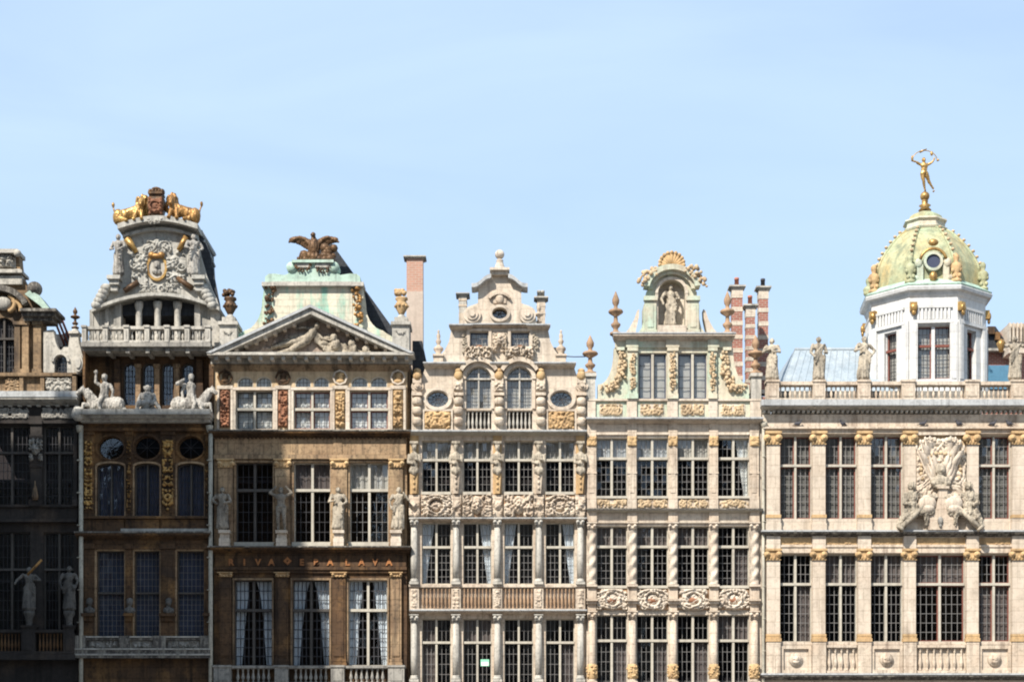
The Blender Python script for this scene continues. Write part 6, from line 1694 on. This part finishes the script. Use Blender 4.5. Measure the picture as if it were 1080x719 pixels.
for a, b, mt in ((16, 22, 'worn'), (24, 31, 'tan'), (36, 44, 'worn'), (-18, -11, 'worn')):
    m = MB(); m.pb(a, b, 342, 394.2, -.12, .12); m.pb(a - 1, b + 1, 340, 343.5, -.18, .12); m.pb(a - 1, b + 1, 390, 394.2, -.18, .12); m.build('pilaster', mt, H1)
m = MB(); m.ball(P3(3.5, 320, -.05), (9 / S, .16, 7.5 / S), 14); o1 = m.build('gable_boss', 'greylight', H1)
m = MB(); m.tube([P3(a, b, -.1) for a, b in arc(3, 320, 12.5, 10, -60, 60, 12)], .09, 7); m.tube([P3(a, b, -.1) for a, b in arc(14, 326, 8, 8, 100, -20, 10)], .08, 7); m.ball(P3(20, 315, -.12), (.14, .12, .1)); m.build('boss_scroll', 'ochre', o1)
MB().prism([(-128, 424), (-128, 396), (-70, 330), (44, 330), (80, 396), (80, 424)], 3.1, 10.8).build('rear_roof', 'slate', H1)
m = MB(); m.prism([(-55, 400), (-2, 300), (50, 400)], .62, 3.0); m.prism([(40, 396), (52, 330), (74, 372), (74, 396)], 2.4, 8.0); m.build('roof', 'slate', H1)
m = MB(); y_ = 2.3
m.prism([(47, 380), (54, 334), (59, 334), (74, 360), (74, 380)], 2.15, 2.39); zr = m.build('roof_slope', 'zinc', H1)
m = MB()
for k in range(3): m.tube([P3(57.5 + k * 4, 338, 2.12), P3(68 + k * 4, 364, 2.12)], .05, 5)
m.build('standing_seam', 'redwood', zr)
g1 = 'dark statues on the balcony pedestals'
statue('statue', 'dark statue holding a long gilded bar on a balcony pedestal, sooty house at the edge', 'statue', body(1.66, ((-.26, -.05, .70), (-.30, -.16, .60)), ((.24, -.06, .70), (.10, -.18, .70)), seed=41), (X(33), -.28, Z(645)), 'statue_dark', group=g1, rz=R(12))
statue('statue', 'very dark standing statue beside the corner drainpipe of the ship-stern house', 'statue', body(1.70, ((-.2, -.03, .66), (-.14, -.12, .50)), ((.2, -.03, .66), (.15, -.1, .5)), seed=42), (X(75), -.28, Z(645)), 'statue_dark', group=g1)
for px in (33, 75):
    m = MB(); m.plathe(px, -.28, [(5, 664), (3.2, 660), (4, 652), (6, 648), (6, 645)], 12); m.build('statue_pedestal', 'statue_dark', H1)
m = MB(); m.tube([P3(29, 606, -.55), P3(44, 590, -.6)], .05, 6); tag(m.build('bar', 'oldgold'), 'thin gilded bar held by the dark statue on the balcony of the sooty house', 'rod')

# ================================================================== roofs and chimneys behind
CS = thing('chimney_stack', 'cluster of three red brick chimneys banded with pale stone behind the shell-topped house', 'chimney', (X(790), 2.6, Z(440)))
ky = 2.6
def bands(y0_, y1_, n): return [(y0_ + (y1_ - y0_) * (k + .68) / n, y0_ + (y1_ - y0_) * (k + 1) / n) for k in range(n)]
def fx(px, y): return 540 + (px - 540) * D / (D + y) * 1.0
def stk(px0, px1, yt, yb, y, potm, pt):
    # x and height are those the stack really has at its own depth
    chimney(CS, px0, px1, yt, yb, yb, y, .42, ['brick', 'pale', 'greylight'], pots=(((px0 + px1) / 2, pt, 2.6, potm),), cap=3.2, bands=[(yt + 3.3, yt + 13)] + bands(yt + 13, yb, 7), name='flue')
stk(772.2, 783.2, 301, 415, 2.6, 'pot', 294)
stk(787.2, 796.4, 321, 415, 2.3, 'pot', 313)
stk(800.5, 810.2, 302, 415, 3.4, 'darkpot', 295)
m = MB(); m.box(X(768, 2.6), X(813, 2.6), 2.9, 3.9, Z(450), Z(400)); m.build('base', 'brick', CS)

BB = thing('brick_building', 'brown brick building with a dark roof seen past the tower, behind the parapet', 'house', (X(1075, 16), 16, 0))
def bp(mb, a, b, c, d, y, dep): mb.box(X(a, y), X(b, y), y, y + dep, Z(d, y), Z(c, y))
m = MB(); bp(m, 1030, 1200, 352, 415, 15.5, 8); m.build('wall', 'brick', BB)
m = MB(); m.box(X(1030, 15.4), X(1200, 15.4), 15.3, 15.5, 0, Z(414, 15.4)); m.build('lower_wall', 'brick', BB)
m = MB(); y_ = 15.2; m.prism([(X(1026, y_), Z(368, y_)), (X(1036, y_), Z(346, y_)), (X(1050, y_), Z(344, y_)), (X(1062, y_), Z(362, y_)), (X(1062, y_), Z(368, y_))], y_, y_ + 6, world=True); m.build('roof', 'slate', BB)
m = MB(); bp(m, 1042, 1049, 344, 352, 15, 1); bp(m, 1050, 1055, 350, 358, 15, 1); m.build('chimney', 'brown', BB)
m = MB(); bp(m, 1028, 1062, 367, 369.5, 15.05, .3); m.build('cornice', 'greylight', BB)
m = MB(); bp(m, 1064, 1084, 341, 372, 14.4, 2)
for k in range(5): bp(m, 1064.5 + k * 4, 1066 + k * 4, 340, 360, 14.2, .3)
m.build('ribbed_chimney', 'pale', BB)
m = MB(); y_ = 10.0; m.prism([(X(1036, y_), Z(410, y_)), (X(1036, y_), Z(385, y_)), (X(1066, y_), Z(385, y_)), (X(1074, y_), Z(410, y_))], y_, y_ + 3, world=True); sk = m.build('blue_lean_roof', 'bluezinc', BB)

# pigeons along the architrave ledge
pig = [('e', (0, 0, .13), (.06, .12, .065)), ('c', (0, -.07, .16), (0, -.10, .22), .035, .03), ('e', (0, -.105, .24), (.032, .038, .032)), ('c', (0, -.135, .235), (0, -.155, .23), .01, .006), ('c', (0, .1, .12), (0, .22, .08), .04, .02), ('c', (-.02, 0, .08), (-.02, -.01, .0), .012, .012), ('c', (.02, 0, .08), (.02, -.01, .0), .012, .012)]
me = fuse('pigeon', pig, .014, 1); me.materials.append(M['pigeon'])
p0 = None
for k, (px, lab, rz) in enumerate(((841, 'dark pigeon perched on the ledge above the first window of the domed house', 70), (888, 'dark pigeon perched on the ledge above the second window of the domed house', -60), (972.5, 'dark pigeon perched above the corner of the carved trophy panel', 80), (1010, 'dark pigeon perched on the ledge over the trophy carving, near its far corner', -75), (1046, 'dark pigeon perched on the ledge above the window past the trophy', 60), (1063, 'dark pigeon at the far end of the ledge, beyond the trophy window', -80))):
    o = link('pigeon', me, None, (X(px), -.17, Z(451) + .001)); o.rotation_euler = (0, 0, R(rz)); tag(o, lab, 'pigeon', 'pigeons on the ledge of the domed house')

# ================================================================== the square, and what stands round it outside the frame
g = MB(); g.add([(-1500, -1500, 0), (1500, -1500, 0), (1500, 1500, 0), (-1500, 1500, 0)], [(0, 1, 2, 3)])
tag(g.build('ground', 'cobble', None, (0, 0, 0)), kind='structure')
# the town hall wing whose steep roof shades the left houses
TH = thing('town_hall', 'long grey stone hall with a very steep slate roof, shading the dark houses', 'hall', (-45, -22, 0))
XE, H_, EV = -22.9, 41.6, 28.5
m = MB(); m.box(-75, XE, -29, -15, 0, EV); m.build('wall', 'grey', TH)
m = MB(); m.add([(-75, -29.3, EV - .1), (XE, -29.3, EV - .1), (XE, -14.7, EV - .1), (-75, -14.7, EV - .1), (-75, -22, H_), (XE, -22, H_)], [(0, 3, 2, 1), (0, 1, 5, 4), (2, 3, 4, 5), (1, 2, 5), (3, 0, 4)]); rf = m.build('roof', 'slate', TH)
m = MB()
for k in range(16): m.box(XE - 1.6 - k * 3.2, XE - 1.0 - k * 3.2, -22.2, -21.8, H_ - .3, H_ + .9)
m.build('roof_crest', 'grey', rf)
for k in range(5):
    m = MB(); x_ = XE - 5 - k * 8
    m.box(x_ - .8, x_ + .8, -27.5, -24, EV + 1.5, EV + 5); m.add([(x_ - 1, -27.6, EV + 5), (x_ + 1, -27.6, EV + 5), (x_ + 1, -23.5, EV + 5), (x_ - 1, -23.5, EV + 5), (x_, -25.5, EV + 8)], [(0, 3, 2, 1), (0, 1, 4), (1, 2, 4), (2, 3, 4), (3, 0, 4)]); m.build('dormer', 'slate', rf)
for k in range(6):
    m = MB(); y_ = -27.6 + k * 2.3
    m.prism([(a, b) for a, b in ((0, 0),)] * 0 or rect(539, 541, 0, 1), 0, .01) if False else m.box(XE + .001, XE + .12, y_ - .6, y_ + .6, 6, 11)
    m.build('window', 'mulliondark', TH)
# houses across the square, behind the viewer
for k in range(5):
    OB = thing('facing_house', ('grey stone', 'brown brick', 'pale cream', 'dark stone', 'tan stone')[k] + ' gabled house across the square, behind the viewer', 'house', (-46 + k * 23, -84, 0))
    hx = -46 + k * 23; hh = (27, 29, 26, 28, 27)[k]
    MB().box(hx - 11, hx + 11, -90, -80, 0, hh).build('wall', ('grey', 'brown', 'pale', 'soot', 'tan')[k], OB)
    m = MB(); m.add([(hx - 11.2, -79.8, hh), (hx + 11.2, -79.8, hh), (hx + 11.2, -90.2, hh), (hx - 11.2, -90.2, hh), (hx, -79.8, hh + 6), (hx, -90.2, hh + 6)], [(0, 1, 2, 3), (0, 4, 1), (2, 5, 3), (1, 4, 5, 2), (3, 5, 4, 0)]); m.build('roof', 'slate', OB)
    for i in range(3):
        for j in range(4): MB().box(hx - 8 + i * 6, hx - 5 + i * 6, -80 + .001, -79.9, 3 + j * 4.4, 5.8 + j * 4.4).build('window', 'mulliondark', OB)
